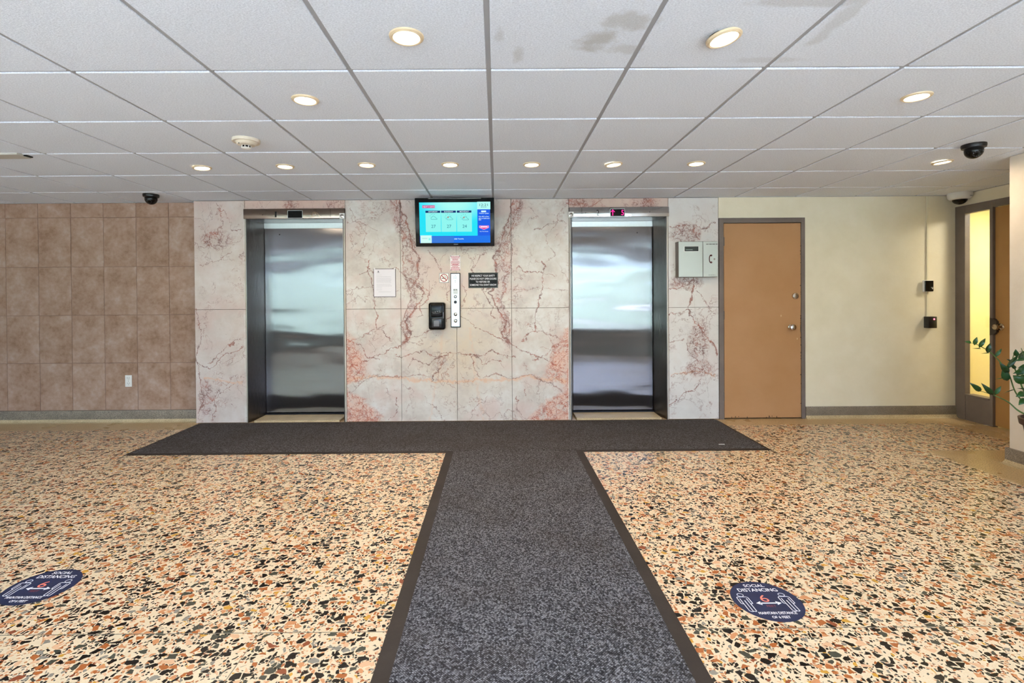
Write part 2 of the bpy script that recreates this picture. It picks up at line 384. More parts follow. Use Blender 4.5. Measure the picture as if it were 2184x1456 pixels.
def mat_wall_tile():
    g = G('brown_wall_tile'); P = g.pos; rnd = g.n('ObjectInfo').outputs['Random']
    Q = g.vm('ADD', P, g.comb(g.ma('MULTIPLY', rnd, 20), 0, 0))
    a = g.noise(Q, 5, 5, .65); b = g.noise(Q, 26, 4, .6)
    t = g.ma('MULTIPLY_ADD', b, .35, g.ma('MULTIPLY', a, .75))
    t = g.ma('ADD', t, g.ma('MULTIPLY', g.ma('SUBTRACT', rnd, .5), .06))
    col = g.ramp(t, [(.36, '#84634a'), (.5, '#9c7c66'), (.62, '#a98c79'), (.75, '#b49d8e')])
    sp = g.mr(g.noise(Q, 90, 3, .7), .62, .72); col = g.mix(g.ma('MULTIPLY', sp, .25), col, '#c9b5a8')
    g.set(color=col, rough=.55); g.bump(b, .002, .4); return g.m
def mat_ceiling():
    g = G('ceiling_tile_board'); P = g.pos
    n = g.noise(g.scl(P, (1, 1.6, 1)), 130, 4, .65); n2 = g.noise(P, 420, 2, .6)
    col = g.mix(g.mr(n, .38, .62), '#d8dde6', '#eef3fb')
    m = None
    x, y, z = g.sep(P); wob = g.ma('MULTIPLY', g.ma('SUBTRACT', g.noise(P, 9, 5, .6), .5), 2.6)
    for (px_, py, rx, ry, st, cc) in ((1275,85,.085,.075,.62,0),(1345,40,.10,.07,.5,0),(1330,105,.08,.05,.35,0),(1105,118,.03,.06,.35,0),(1065,75,.022,.06,.3,0),(1790,45,.03,.2,.3,0),(1740,4,.2,.03,.35,0),(1640,128,.16,.025,.2,0)):
        c = fp(px_, py, H)
        dx = g.ma('DIVIDE', g.ma('SUBTRACT', x, c.x), rx); dy = g.ma('DIVIDE', g.ma('SUBTRACT', y, c.y), ry)
        d = g.ma('SQRT', g.ma('ADD', g.ma('MULTIPLY', dx, dx), g.ma('MULTIPLY', dy, dy)))
        k = g.mr(g.ma('ADD', d, wob), 1.35, .45, 0, st*.85, True)
        m = k if m is None else g.ma('MAXIMUM', m, k)
    col = g.mix(m, col, '#a39c90')
    g.set(color=col, rough=.9, spec=.1); g.bump(g.ma('ADD', n, g.ma('MULTIPLY', n2, .6)), .004, .5); return g.m
def mat_paint(name, a, b, rough=.5, bmp=.3, sc_=5):
    g = G(name); P = g.pos; n = g.noise(P, sc_, 4, .6)
    g.set(color=g.mix(g.mr(n, .3, .7), a, b), rough=rough, spec=.35); g.bump(g.noise(P, 60, 3, .6), .002, bmp); return g.m
def mat_steel(name, col, rough, wav=.5, wscale=(.4, .4, 1.7), vert=True):
    g = G(name); P = g.pos
    br = g.noise(g.scl(P, (3, 3, 320)), 3, 3, .6) if not vert else g.noise(g.scl(P, (320, 320, 3)), 3, 3, .6)
    g.set(color=g.mix(g.mr(br, .3, .7), col, tuple(c*.88 for c in hx(col)[:3])+(1,)), metal=1, rough=g.mr(br, .3, .7, rough*.85, rough*1.15))
    if name == 'brushed_steel_door':
        tn = g.n('Tangent', direction_type='RADIAL', axis='Z'); g.t.links.new(tn.outputs[0], g.b.inputs['Tangent']); g.set(aniso=.9)
    if wav: g.bump(g.noise(g.scl(P, wscale), 2.2, 1, .5, .25), .012, wav)
    return g.m
def mat_carpet():
    g = G('grey_ribbed_carpet'); P = g.pos; x, y, z = g.sep(P)
    a = g.ma('MULTIPLY', g.ma('ADD', x, y), .7071*2*PI/.0068); b = g.ma('MULTIPLY', g.ma('SUBTRACT', x, y), .7071*2*PI/.0068)
    nub = g.ma('MULTIPLY', g.ma('SINE', a), g.ma('SINE', b))
    n = g.noise(P, 210, 2, .6); n2 = g.noise(P, 2.2, 3, .6); nm = g.noise(P, 40, 4, .7)
    rv = g.voro(g.comb(g.ma('ADD', x, y), g.ma('SUBTRACT', x, y), 0), 104, 'F1', '2D', .35); rb = g.sep(rv.outputs['Color'])[0]
    t = g.ma('MULTIPLY_ADD', g.mr(rv.outputs['Distance'], 0, .6, .12, -.16), 1, g.ma('ADD', g.ma('MULTIPLY', rb, .40), g.ma('ADD', g.ma('MULTIPLY', n, .30), g.ma('MULTIPLY', nm, .17))))
    col = g.ramp(t, [(.18, '#2c2a2c'), (.40, '#636164'), (.60, '#9a989b'), (.85, '#cfcdcf')])
    col = g.mix(g.mr(n2, .45, .65, 0, .30), col, '#4a4038')
    x4 = g.ma('ADD', g.mr(y, 2.0, 3.6, 0, .22), g.mr(y, 3.5, 4.4, 0, .35)); col = g.mix(x4, col, '#4a423b')       # brown reflection tint towards the lifts, painted into the carpet colour
    g.set(color=col, rough=.95, spec=.1); g.bump(g.ma('ADD', nub, g.ma('MULTIPLY', n, 2)), .003, .8); return g.m
M_TERR = mat_terrazzo(); M_BASE = mat_speckle('speckled_baseboard', '#5a5146', '#8a7f70', '#aca08d'); M_COVE = mat_speckle('cove_terrazzo', '#8f7c5c', '#c2ad86', '#d8c6a2')
M_MARB = mat_marble(); M_TILE = mat_wall_tile(); M_CEIL = mat_ceiling()
M_CREAM = mat_paint('cream_wall_paint', '#e3d9be', '#eae1c9', .55, .35)
M_WALL = mat_paint('white_wall_paint', '#dacebd', '#e2d8c9', .55, .3)
M_FRAME = mat_paint('grey_brown_frame_paint', '#6d625b', '#7a6f67', .45, .25)
M_DOOR = mat_paint('tan_door_paint', '#b08256', '#b98c62', .42, .25, 2.5)
M_GROUT = plain('grout', '#6a5a50', .9); M_GROUT2 = plain('tile_grout', '#957868', .9); M_PLAST = mat_paint('plaster_edge', '#cfc6b8', '#ddd5c8', .8)
M_STEEL = mat_steel('brushed_steel_door', '#8c8c90', .17, .85, vert=False)
M_STEELJ = mat_steel('brushed_steel_jamb', '#86827f', .30, .25)
M_STEELP = mat_steel('polished_steel_header', '#c4c3c4', .14, .35, (3, 1, 1))
M_STEELD = mat_steel('dull_bronze_steel_header', '#8a7b70', .2, .35, (3, 1, 1))
M_PLATE = mat_steel('brushed_steel_plate', '#d3d8d8', .35, 0)
M_CHROME = G('chrome', color='#c9c5c0', metal=1, rough=.12).m
M_BLACK = plain('black_plastic', '#0c0b0d', .35); M_BGLOSS = plain('black_gloss_plastic', '#050506', .22, spec=.3); M_DARK = plain('dark_gap', '#0a0a0a', .8)
M_RAIL = plain('ceiling_rail_paint', '#a6a7aa', .5); M_CARP = mat_carpet(); M_RUB = mat_paint('rubber_border', '#2b2420', '#362e28', .6, .3)
M_WHITEP = plain('white_plastic', '#e4e2dc', .4); M_IVORY = plain('ivory_plastic', '#d8ccb8', .45)
M_INK = plain('black_ink', '#111111', .6); M_WINK = plain('white_ink', '#e9e9ee', .6)
M_SCR = lambda n, c, e=1.: emis('screen_'+n, c, e*2**-EXPO)

# ---------------------------------------------------------------- the setting
# floor
struct('floor', MB().box(XL-.1, XC+1.2, WY-.1, 5.6, -.12, 0), M_TERR, label='speckled terrazzo floor of black, rust and grey chips in cream', category='floor')
fl = bpy.data.objects['floor']; M_STRIP = plain('zinc_strip', '#8f8878', .4, metal=.6)
for x in (-4.51, -2.71, -.91, 2.74): MB().box(x-.0016, x+.0016, WY, 4.9, -.002, .0004).build('divider_strip', M_STRIP, fl)
for y in (.1, 1.9): MB().box(XL, 3.45, y-.0016, y+.0016, -.002, .0006).build('divider_strip', M_STRIP, fl)
# back wall
ex = [(-2.556, -1.571), (.765, 1.745)]            # lift openings
hz = [wp(629, 446).z, wp(1319, 442.5).z]; oz = [wp(629, 467).z, wp(1319, 463).z]
hx0 = [(wp(522, 456).x, wp(736, 456).x), (wp(1213, 452).x, wp(1425, 452).x)]
dx0, dx1 = wp(1533, 600).x, wp(1716, 600).x; dz1 = wp(1625, 464.5).z
xm0 = wp(415, 600).x; xm1 = dx0-.002
wb = MB()
for a, b in ((xm0, hx0[0][0]), (hx0[0][1], hx0[1][0]), (hx0[1][1], xm1)): wb.box(a+.002, b-.002, 5.18, 5.5, 0, H)
for k in (0, 1): wb.box(hx0[k][0]-.002, hx0[k][1]+.002, 5.18, 5.5, hz[k]-.002, H)
wb.box(XL-.1, XC+1.3, 5.5, 5.6, -.1, H+.1)
wall = struct('wall_back', wb, M_GROUT, label='veined marble back wall of the lobby behind both elevators', category='wall')
# marble slabs, one part each
def slab(x0, x1, z0, z1, g_=.0016): MB().box(x0+g_, x1-g_, D, D+.021, z0+g_, z1-g_, .0012).build('marble_slab', M_MARB, wall)
jz = lambda x: wp(x, 657.5-(x-974)*.0045).z
cols = [(xm0, hx0[0][0], jz(470))]
xs = [hx0[0][1]]+[wp(x, 650).x for x in (855, 974, 1091)]+[hx0[1][0]]
cols += [(a, b, jz(974)) for a, b in zip(xs, xs[1:])]+[(hx0[1][1], xm1, jz(1480))]
for a, b, z in cols: slab(a, b, .003, z); slab(a, b, z, H-.004)
for k in (0, 1): slab(hx0[k][0], hx0[k][1], hz[k]+.004, H-.004)
# painted part with the tan door
wc = MB()
wc.box(dx1, XC+.1, D, 5.5, 0, H).box(dx0, dx1, D+.0, 5.5, dz1, H).box(dx0, dx0+.002, D+.03, 5.5, 0, dz1)
struct('wall_back_right', wc, M_CREAM, label='cream painted wall beside the tan door', category='wall')
# tiled part
tl = struct('wall_back_left', MB().box(XL-.1, xm0, YT+.0055, 5.5, 0, H), M_GROUT2, label='brown tiled wall left of the marble', category='wall')
bz = wp(200, 875, YT).z; tzs = [bz]+[wp(200, y, YT).z for y in (774, 672, 569, 464)]+[H-.002]
tx = wp(361.5, 650, YT).x; txs = [xm0+.002]; k = 0
while txs[-1] > XL-.05: txs.append(tx-.339*k); k += 1
for b, a in zip(txs, txs[1:]):
    for z0, z1 in zip(tzs, tzs[1:]):
        MB().box(max(a, XL-.05)+.0022, b-.0022, YT+random.uniform(0, .0012), YT+.014, z0+.0022, z1-.0022, .002).build('wall_tile', M_TILE, tl)
MB().box(xm0-.001, xm0+.012, D+.004, YT+.02, 0, H).build('marble_return', M_MARB, wall)
# other walls
struct('wall_left', MB().box(XL-.1, XL, WY-.1, 5.3, 0, H), M_WALL, label='pale painted left side wall', category='wall')
wr = struct('wall_right', MB().box(XR, XC+.1, WY-.1, YP, 0, H, .004), M_WALL, label='pale painted wall corner at right in front of the side door', category='wall')
# right recess wall with sidelight and door
sf0, sf1 = 3.74, D                                 # frame span along Y
ftop = at(2045, 445, 0, XC).z
struct('wall_recess', MB().box(XC, XC+.12, YP, D, ftop+.02, H).box(XC+.12, XC+.14, YP, D, ftop, H), M_CREAM, label='cream strip of wall above the side door frame', category='wall')
# baseboards
def base(name, path, label):
    # path: list of (x, y) along the wall, room on the right hand of travel; profile extruded with mitres
    prof = [(0, 0), (0, bz), (.014, bz), (.016, bz-.008), (.016, .034)]
    cove = [(0.0, 0), (.016, .034), (.019, .022), (.027, .008), (.042, .001), (.042, 0)]
    root = None
    for nm, pr, mt in ((name, prof, M_BASE), ('cove', cove, M_COVE)):
        mb = MB(); rows = []
        P = [Vector(p) for p in path]
        for i, p in enumerate(P):
            d0 = (P[i]-P[i-1]).normalized() if i else (P[1]-P[0]).normalized(); d1 = (P[i+1]-P[i]).normalized() if i < len(P)-1 else d0
            n0, n1 = Vector((d0.y, -d0.x)), Vector((d1.y, -d1.x)); n = (n0+n1); n = n/max(n.dot(n0), .2) if n.length > .01 else n0
            rows.append([mb.bm.verts.new((p.x+n.x*q[0], p.y+n.y*q[0], q[1])) for q in pr])
        for A, B in zip(rows, rows[1:]):
            for k in range(len(pr)-1): mb.bm.faces.new((A[k], A[k+1], B[k+1], B[k]))
            mb.bm.faces.new((A[-1], A[0], B[0], B[-1]))
        mb.bm.faces.new(rows[0]); mb.bm.faces.new(rows[-1][::-1])
        if root is None: root = mb.build(nm, mt, None, kind='structure', label=label, category='baseboard')
        else: mb.build(nm, mt, root)
base('baseboard_left', [(XL, YT), (xm0, YT)], 'speckled stone baseboard under the brown tiles')
base('baseboard_back', [(dx1+.004, D), (XC-.005, D)], 'speckled stone baseboard under the cream wall')
base('baseboard_right', [(XR+.5, YP), (XR, YP), (XR, WY)][::-1] if False else [(XR+.6, YP), (XR, YP), (XR, WY+.02)], 'speckled stone baseboard around the right wall corner')
# front glazing behind the camera
M_MULL = plain('bronze_mullion', '#4b453f', .4, metal=.5)
fw = MB().box(XL, XR, WY-.12, WY, 0, .52).box(XL, XR, WY-.12, WY, 2.2, H)
front = struct('wall_front', fw, plain('front_wall_paint', '#8a857e', .6), label='low wall under the front glazing', category='wall')
g = G('window_glass'); t = g.t; tr = g.n('BsdfTransparent'); gl = g.n('BsdfGlossy'); lw_ = g.n('LayerWeight'); fr_o = g.ma('MULTIPLY_ADD', g.ma('POWER', lw_.outputs['Facing'], 5), .8, .07); mx = g.n('MixShader')
gl.inputs['Roughness'].default_value = .02; tr.inputs[0].default_value = (.95, .95, .96, 1)
t.links.new(fr_o, mx.inputs[0]); t.links.new(tr.outputs[0], mx.inputs[1]); t.links.new(gl.outputs[0], mx.inputs[2]); t.links.new(mx.outputs[0], t.nodes['Material Output'].inputs[0])
M_GLASS = g.m
win = struct('window_1', MB().box(XL, XR, WY-.1, WY-.02, .52, .57).box(XL, XR, WY-.1, WY-.02, 2.15, 2.2), M_MULL, label='bronze framed front glazing behind the viewer', category='window')
mxs = [XL+i*(XR-XL)/8 for i in range(9)]
for x in mxs: MB().box(x-.025, x+.025, WY-.1, WY-.02, .57, 2.15).build('mullion', M_MULL, win)
for a, b in zip(mxs, mxs[1:]): MB().box(a+.025, b-.025, WY-.063, WY-.057, .57, 2.15).build('pane', M_GLASS, win)
# outdoors: pavement, lawn and a hedge, seen only mirrored in the lift doors
struct('ground', MB().box(-40, 40, -60, WY-.12, -.2, -.05), mat_paint('pale_paving', '#b9b8b2', '#c6c5bf', .8), label='pale paving outside', category='ground')
hb = MB()
for i in range(26):
    x = -26+i*2.1; hb.lathe([(0, -.1), (1.3, .1), (1.5, 1.0+random.random()*.5), (1.0, 2.3+random.random()), (0, 3.1+random.random())], (x, -19+random.random(), 0), n=10)
for x, y, h_ in ((-15.5,-9.5,7.5),(-12.6,-8.2,6.8),(-9.9,-8.8,7.4),(-7.4,-8.0,6.6),(-5.2,-9.2,7.0)): hb.lathe([(0, -.1), (1.2, .1), (1.75, 2.2), (1.8, 3.6), (1.3, h_-1.3), (0, h_)], (x, y, 0), n=12)
hd = hb.build('hedge', mat_paint('hedge_green', '#8b9886', '#a8b3a0', .9), None, kind='stuff', label='row of rounded green shrubs outside the front glazing', category='hedge')
# ceiling
GX, GY, GS = -.0284, 1.6295, .62
ceil = struct('ceiling', MB().box(XL-.2, XC+1.3, WY-.2, 5.7, H+.019, H+.12), plain('ceiling_void', '#6d6a66', .9), label='suspended ceiling of square off-white tiles', category='ceiling')
tm = MB().box(-GS/2+.0105, GS/2-.0105, -GS/2+.0105, GS/2-.0105, 0, .018, .0025)
t0 = tm.build('ceiling_tile', M_CEIL, ceil, world=False)
first = True
for i in range(-10, 8):
    for j in range(-5, 6):
        o = t0 if first else t0.copy()
        if not first: C.objects.link(o)
        first = False
        o.location = (GX+(i+.5)*GS, GY+(j+.5)*GS, H+random.uniform(-.0006, .0006)); o.rotation_euler = (random.uniform(-.0015, .0015), random.uniform(-.0015, .0015), 0)
        if (i, j) == (-8, 3): o.location.z -= .004; o.rotation_euler = (.012, -.03, 0)
for i in range(-10, 9): MB().box(GX+i*GS-.012, GX+i*GS+.012, WY-.1, 5.45, H+.006, H+.0185).build('ceiling_rail', M_RAIL, ceil)
for j in range(-4, 6):
    MB().box(XL-.1, XC+.2, GY+j*GS-.012, GY+j*GS+.012, H+.008, H+.0187).build('cross_rail', M_RAIL, ceil)
tr_ = struct('trim_1', MB().box(XL, xm0, YT-.014, YT+.002, H-.004, H+.006).box(xm0, XC, D-.012, D+.002, H-.003, H+.006).box(XC-.014, XC, YP, D, H-.003, H+.006), M_RAIL, label='grey wall angle around the ceiling edge', category='trim')

# ---------------------------------------------------------------- elevators
def screw(mb, x, y, z, r_=.004): mb.cyl((x, y, z), r_, -.001, .002, 'y', 10)
def elevator(k, label):
    x0, x1 = ex[k]; zt = oz[k]; zh = hz[k]; a, b = hx0[k]; yb = 5.43
    bx0, bx1 = (x0+.053, x1-.053)
    root = thing('elevator_entrance', label, 'elevator', ((x0+x1)/2, D, 0), 'elevator entrances in the marble wall')
    MB().prism([(x0, D-.012), (bx0, yb), (bx0, yb+.03), (a+.002, yb+.03), (a+.002, D+.024), (x0-.006, D-.012)], .004, zt).build('jamb', M_STEELJ, root)
    MB().prism([(x1, D-.012), (bx1, yb), (bx1, yb+.03), (b-.002, yb+.03), (b-.002, D+.024), (x1+.006, D-.012)][::-1], .004, zt).build('jamb', M_STEELJ, root)
    MB().box(a+.004, x0-.007, D-.004, D+.022, .004, zt).build('edge_strip', M_PLAST, root, label='pale strip beside the jamb')
    MB().box(x1+.007, b-.004, D-.004, D+.022, .004, zt).build('edge_strip', M_PLAST, root, label='pale strip beside the jamb')
    MB().box(x0, x1, D, yb+.03, zt, zt+.03).build('soffit', M_STEELJ, root)
    fz = wp(600 if k == 0 else 1300, 488 if k == 0 else 484, yb).z
    MB().box(bx0, bx1, yb-.004, yb+.02, fz+.002, zt, .002).build('fascia', M_PLATE, root)
    door = MB(); door.box(bx0+.002, bx1-.004, yb+.003, yb+.035, .042, zt-.004, .003)
    dr = door.build('sliding_door', M_STEEL, root)
    h = MB(); hx_, hy_ = ((596, 500) if k == 0 else (1359, 496)); q = wp(hx_, hy_, yb)
    h.cyl((q.x, yb+.003, q.z), .006, -.002, .002, 'y', 12).build('key_hole', M_DARK, dr)
    MB().box(bx0, bx1, D+.0, yb+.06, .001, .022, .002).build('threshold', M_COVE, root, label='pale terrazzo threshold')
    MB().box(bx0, bx1, yb-.012, yb+.03, .022, .036, .001).build('sill', plain('dark_sill', '#2b2d33', .4, metal=.8), root)
    # header
    hm = M_STEELD if k == 0 else M_STEELP
    hd_ = MB().box(a+.002, b-.002, D-.034, D+.02, zt, zh, .003, 2).build('header_panel', hm, root, label='dull bronze header panel' if k == 0 else 'bright steel header panel')
    jx = wp(705 if k == 0 else 1241, 455, D-.034).x
    MB().box(jx-.0012, jx+.0012, D-.0348, D-.033, zt+.003, zh-.003).build('joint_line', M_DARK, hd_)
    cz = (zt+zh)/2
    c = wp(588 if k == 0 else 1275, 457 if k == 0 else 453.5, D-.035)
    text('number', '1' if k == 0 else '2', (c.x, D-.0356, c.z), .017 if k == 0 else .028, .056, M_INK, hd_)
    p0, p1 = (wp(614, 449.5, D-.036), wp(644.5, 464.5, D-.036)) if k == 0 else (wp(1302, 446, D-.036), wp(1332, 460.5, D-.036))
    MB().box(p0.x-.004, p1.x+.004, D-.0365, D-.03, p1.z-.003, p0.z+.003).build('display_bezel', M_PLATE, hd_)
    MB().box(p0.x, p1.x, D-.038, D-.03, p1.z, p0.z).build('floor_display', M_BGLOSS, hd_, label='dark floor display' if k == 0 else 'lit floor display with up arrow')
    if k == 1:
        pk = M_SCR('pink', '#ff2d92', 1.6); w_ = p1.x-p0.x; h_ = p0.z-p1.z; zc = (p0.z+p1.z)/2
        ax_ = p0.x+w_*.16; y0 = D-.0384
        ar = MB().box(ax_-.0045, ax_+.0045, y0-.0005, y0+.001, p1.z+.006, p0.z-.006)
        for s in (-1, 1): ar.prism([(ax_, p0.z-.002), (ax_+s*.020, p0.z-.024), (ax_+s*.020, p0.z-.033), (ax_, p0.z-.014)][::s], y0-.0005, y0+.001, 'y')
        ar.build('up_arrow', pk, hd_)
        text('floor_number', '5', (p0.x+w_*.86, y0-.0006, zc), .028, .052, pk, hd_, bold=.012)
    else:
        sc1 = MB(); pts = [(663,460.5),(667,457),(667.5,452),(672,451.5),(671,459),(667,461),(664,462),(675,461),(676,460),(673,456),(670,452.5),(676,453.5),(681,460),(685,463)]
        P3 = [wp(x, y, D-.0350) for x, y in pts]; sc1.tube([(p.x, D-.0345, p.z) for p in P3], .0011, 5).build('scratch_drawing', plain('scratched_metal', '#c9a77d', .5, metal=.6), hd_)
    kp = wp(729.5, 460.5, D-.036) if k == 0 else wp(1218, 457.5, D-.036)
    ks = MB().box(kp.x-.026, kp.x+.026, D-.0385, D-.03, kp.z-.029, kp.z+.029, .001).build('key_plate', M_WHITEP, root)
    MB().lathe([(.020, 0), (.020, .003), (.016, .004), (.014, .002), (.010, .004), (.004, .005), (0, .005)], (kp.x, D-.0385, kp.z), 'y', 20, -1).build('key_switch', M_CHROME, ks)
    for x, y in (((1249, 454), (1386, 452)) if k else ((560, 458),)):
        sm = MB(); q = wp(x, y, D-.036); screw(sm, q.x, D-.0355, q.z); sm.build('screw', M_DARK, hd_)
    return root
elevator(0, 'left elevator entrance, brushed steel door under a dull header numbered 1')
elevator(1, 'right elevator entrance, brushed steel door under a bright header numbered 2')

# ---------------------------------------------------------------- tan door in the back wall
lx0, lx1 = wp(1542.5, 650).x, wp(1708.5, 650).x; lz = wp(1625, 475).z
fr_ = MB().box(dx0, lx0+.002, D-.012, D+.14, 0, dz1, .002).box(lx1-.002, dx1, D-.012, D+.14, 0, dz1, .002).box(lx0, lx1, D-.012, D+.14, lz, dz1-.0005, .002).box(lx0, lx1, D+.05, D+.08, .01, lz)
d1 = struct('door_1', fr_, M_FRAME, label='tan painted door in a grey-brown frame right of the marble', category='door')
lf = MB().box(lx0+.008, lx1-.003, D-.002, D+.042, .012, lz-.005, .002).build('door_leaf', M_DOOR, d1)
chips = MB(); rr = random.Random(3)
for i in range(46):                                # paint chips on the edges of leaf and frame
    s = rr.random()
    if s < .45: x, z = lx1-.004+rr.uniform(-.004, .002), rr.uniform(.02, lz)
    elif s < .7: x, z = rr.uniform(lx0, lx1), .015+rr.uniform(0, .012)
    else: x, z = lx1-.004, wp(0, 700).z+rr.uniform(-.05, .05)
    a, b = rr.uniform(.002, .006), rr.uniform(.003, .012)
    chips.poly([(x-a/2, D-.0026, z-b), (x+a, D-.0026, z-b*.4), (x+a*.6, D-.0026, z+b), (x-a, D-.0026, z+b*.3)])
chips.build('paint_chip', plain('dark_chip', '#2e221c', .8), lf, kind='stuff')
c2 = MB()
for x, y in ((1661+4.5, 673), (1700, 722)):
    p = wp(x, y); c2.poly([(p.x-.003, D-.0027, p.z-.01), (p.x+.004, D-.0027, p.z-.006), (p.x+.002, D-.0027, p.z+.012), (p.x-.003, D-.0027, p.z+.004)])
c2.build('scratch', plain('pale_chip', '#e0c8a0', .8), lf)
def knob(px_, py, sc_=1., nm='knob', par=lf, yy=D-.002):
    p = wp(px_, py, yy-.05 if nm == 'knob' else yy)
    if nm == 'knob':
        MB().lathe([(0, 0), (.027, 0), (.027, .004), (.022, .009), (.013, .012), (.012, .022), (.020, .027), (.0305, .036), (.033, .046), (.029, .056), (.016, .062), (0, .063)], (p.x, yy, p.z), 'y', 28, -1).build('knob', M_CHROME, par)
    else:
        MB().lathe([(0, 0), (.033, 0), (.033, .006), (.030, .016), (.018, .018), (.016, .014), (.007, .015), (0, .015)], (p.x, yy, p.z), 'y', 28, -1).build('deadbolt', M_CHROME, par)
knob(1692, 698); knob(1695.5, 631, nm='deadbolt')
p = wp(1707.5, 700); MB().box(p.x-.004, p.x+.002, D-.008, D+.01, p.z-.036, p.z+.034).build('strike_plate', M_STEELJ, d1)
for y in (515, 672, 845):
    p = wp(1543, y); hg = MB().cyl((p.x, D-.010, p.z), .006, -.045, .045, 'z', 10)
    for dz in (-.03, 0, .03): hg.cyl((p.x, D-.010, p.z+dz), .0068, -.003, .003, 'z', 10)
    hg.build('hinge', M_FRAME, lf)
# ---------------------------------------------------------------- side door with sidelight
sx = lambda px_, py=650: at(px_, py, 0, XC).y
yA, yB, yC, yD_ = D, sx(2067), sx(2112.5), sx(2119)
gtz, gbz = at(2090, 450, 0, XC).z, at(2090, 848, 0, XC).z
dtz = at(2140, 437, 0, XC).z
f2 = MB().box(XC-.01, XC+.045, yD_, yC, 0, ftop+.02, .002).box(XC-.01, XC+.045, sx(2060), yA-.001, 0, ftop+.02, .002)
f2.box(XC-.01, XC+.045, yC, sx(2060), gtz, ftop+.02, .002).box(XC-.01, XC+.045, YP, yD_, dtz, ftop+.02, .002).box(XC-.004, XC+.045, yC, sx(2060), 0, gbz, .002)
f2.box(XC-.016, XC+.08, yC, sx(2060), gbz-.004, gbz+.012, .002).box(XC+.052, XC+.08, YP, yD_, .01, dtz)
d2 = struct('door_2', f2, M_FRAME, label='tan side door with a narrow glass sidelight in a grey-brown frame', category='door')
MB().box(XC+.026, XC+.032, yC, sx(2060), gbz, gtz).build('sidelight_pane', M_GLASS, d2)
lf2 = MB().box(XC+.012, XC+.05, YP-.0+.02, yD_-.004, .012, dtz-.006, .002).build('door_leaf', mat_paint('ochre_door_paint', '#a87c48', '#b08650', .42, .25, 2.5), d2)
kp = at(2135, 697, 0, XC+.012)
MB().lathe([(0, 0), (.033, 0), (.033, .004), (.026, .009), (.012, .014), (.011, .030), (.018, .036), (.027, .044), (.029, .054), (.024, .063), (0, .068)], (XC+.012, kp.y, kp.z), 'x', 24, -1).build('knob', G('aged_brass', color='#b5a48c', metal=1, rough=.2).m, lf2)
MB().prism([(kp.y+.045, kp.z-.075), (kp.y+.085, kp.z-.085), (kp.y+.085, kp.z+.085), (kp.y+.045, kp.z+.075), (kp.y+.02, kp.z+.05), (kp.y+.02, kp.z-.05)], XC-.0125, XC+.014, 'x').build('guard_plate', plain('dark_guard_plate', '#4a4440', .5, metal=.6), d2)
# lit corridor behind the sidelight
cor = MB().box(XC+1.15, XC+1.2, 3.3, 5.5, 0, H).box(XC+.105, XC+1.2, 5.42, 5.5, 0, H).box(XC+.045, XC+1.2, 3.2, 3.3, 0, H)
struct('wall_corridor', cor, mat_paint('yellow_corridor_paint', '#efe2a0', '#f3e8ac', .6), label='yellow lit corridor wall behind the glass sidelight', category='wall')
cl = bpy.data.lights.new('corridor_light', 'AREA'); cl.size = .5; cl.energy = 21; cl.color = (1, .93, .74)
clo = bpy.data.objects.new('corridor_light', cl); C.objects.link(clo); clo.location = (XC+.62, 4.5, H-.03)

# ---------------------------------------------------------------- floor mat
mt = thing('entrance_mat', 'T-shaped grey carpet mat with dark rubber border in front of both elevators', 'mat', (0, 3, 0))
mx0, mx1, my0, my1, sx0, sx1, sy0 = -3.055, 2.245, 4.10, 5.135, -.425, .702, WY+.15
bw_ = .062
out = [(mx0, my1), (mx0, my0), (sx0, my0), (sx0, sy0), (sx1, sy0), (sx1, my0), (mx1, my0), (mx1, my1)]
inn = [(mx0+.03, my1-.01), (mx0+.03, my0+.035), (sx0+bw_, my0+.035), (sx0+bw_, sy0+bw_), (sx1-bw_, sy0+bw_), (sx1-bw_, my0+.035), (mx1-.03, my0+.035), (mx1-.03, my1-.01)]
mb = MB(); n = len(out)
vo0 = [mb.bm.verts.new((x, y, .0005)) for x, y in out]; vo = [mb.bm.verts.new((x, y, .003)) for x, y in out]; vi = [mb.bm.verts.new((x, y, .0075)) for x, y in inn]; vd = [mb.bm.verts.new((x, y, .0005)) for x, y in inn]
for i in range(n):
    j = (i+1) % n
    for A, B in ((vo0, vo), (vo, vi), (vi, vd)): mb.bm.faces.new((A[i], A[j], B[j], B[i]))
mb.build('rubber_border', M_RUB, mt)
MB().prism([(sx0+bw_, sy0+bw_), (sx1-bw_, sy0+bw_), (sx1-bw_, my0+.02), (sx0+bw_, my0+.02)], .0006, .0095).build('carpet_runner', M_CARP, mt)
MB().prism([(mx0+.03, my0+.035), (mx1-.03, my0+.035), (mx1-.03, my1-.01), (mx0+.03, my1-.01)], .0006, .0085).build('carpet_panel', M_CARP, mt)
p = fp(1540, 947, .01)
sp = MB(); sp.box(p.x-.028, p.x+.022, p.y-.006, p.y+.006, .0095, .0105)
s_ = sp.build('paper_scrap', plain('white_paper', '#e6e6e6', .8), None, label='tiny white paper scrap lying on the mat near the tan door', category='litter')

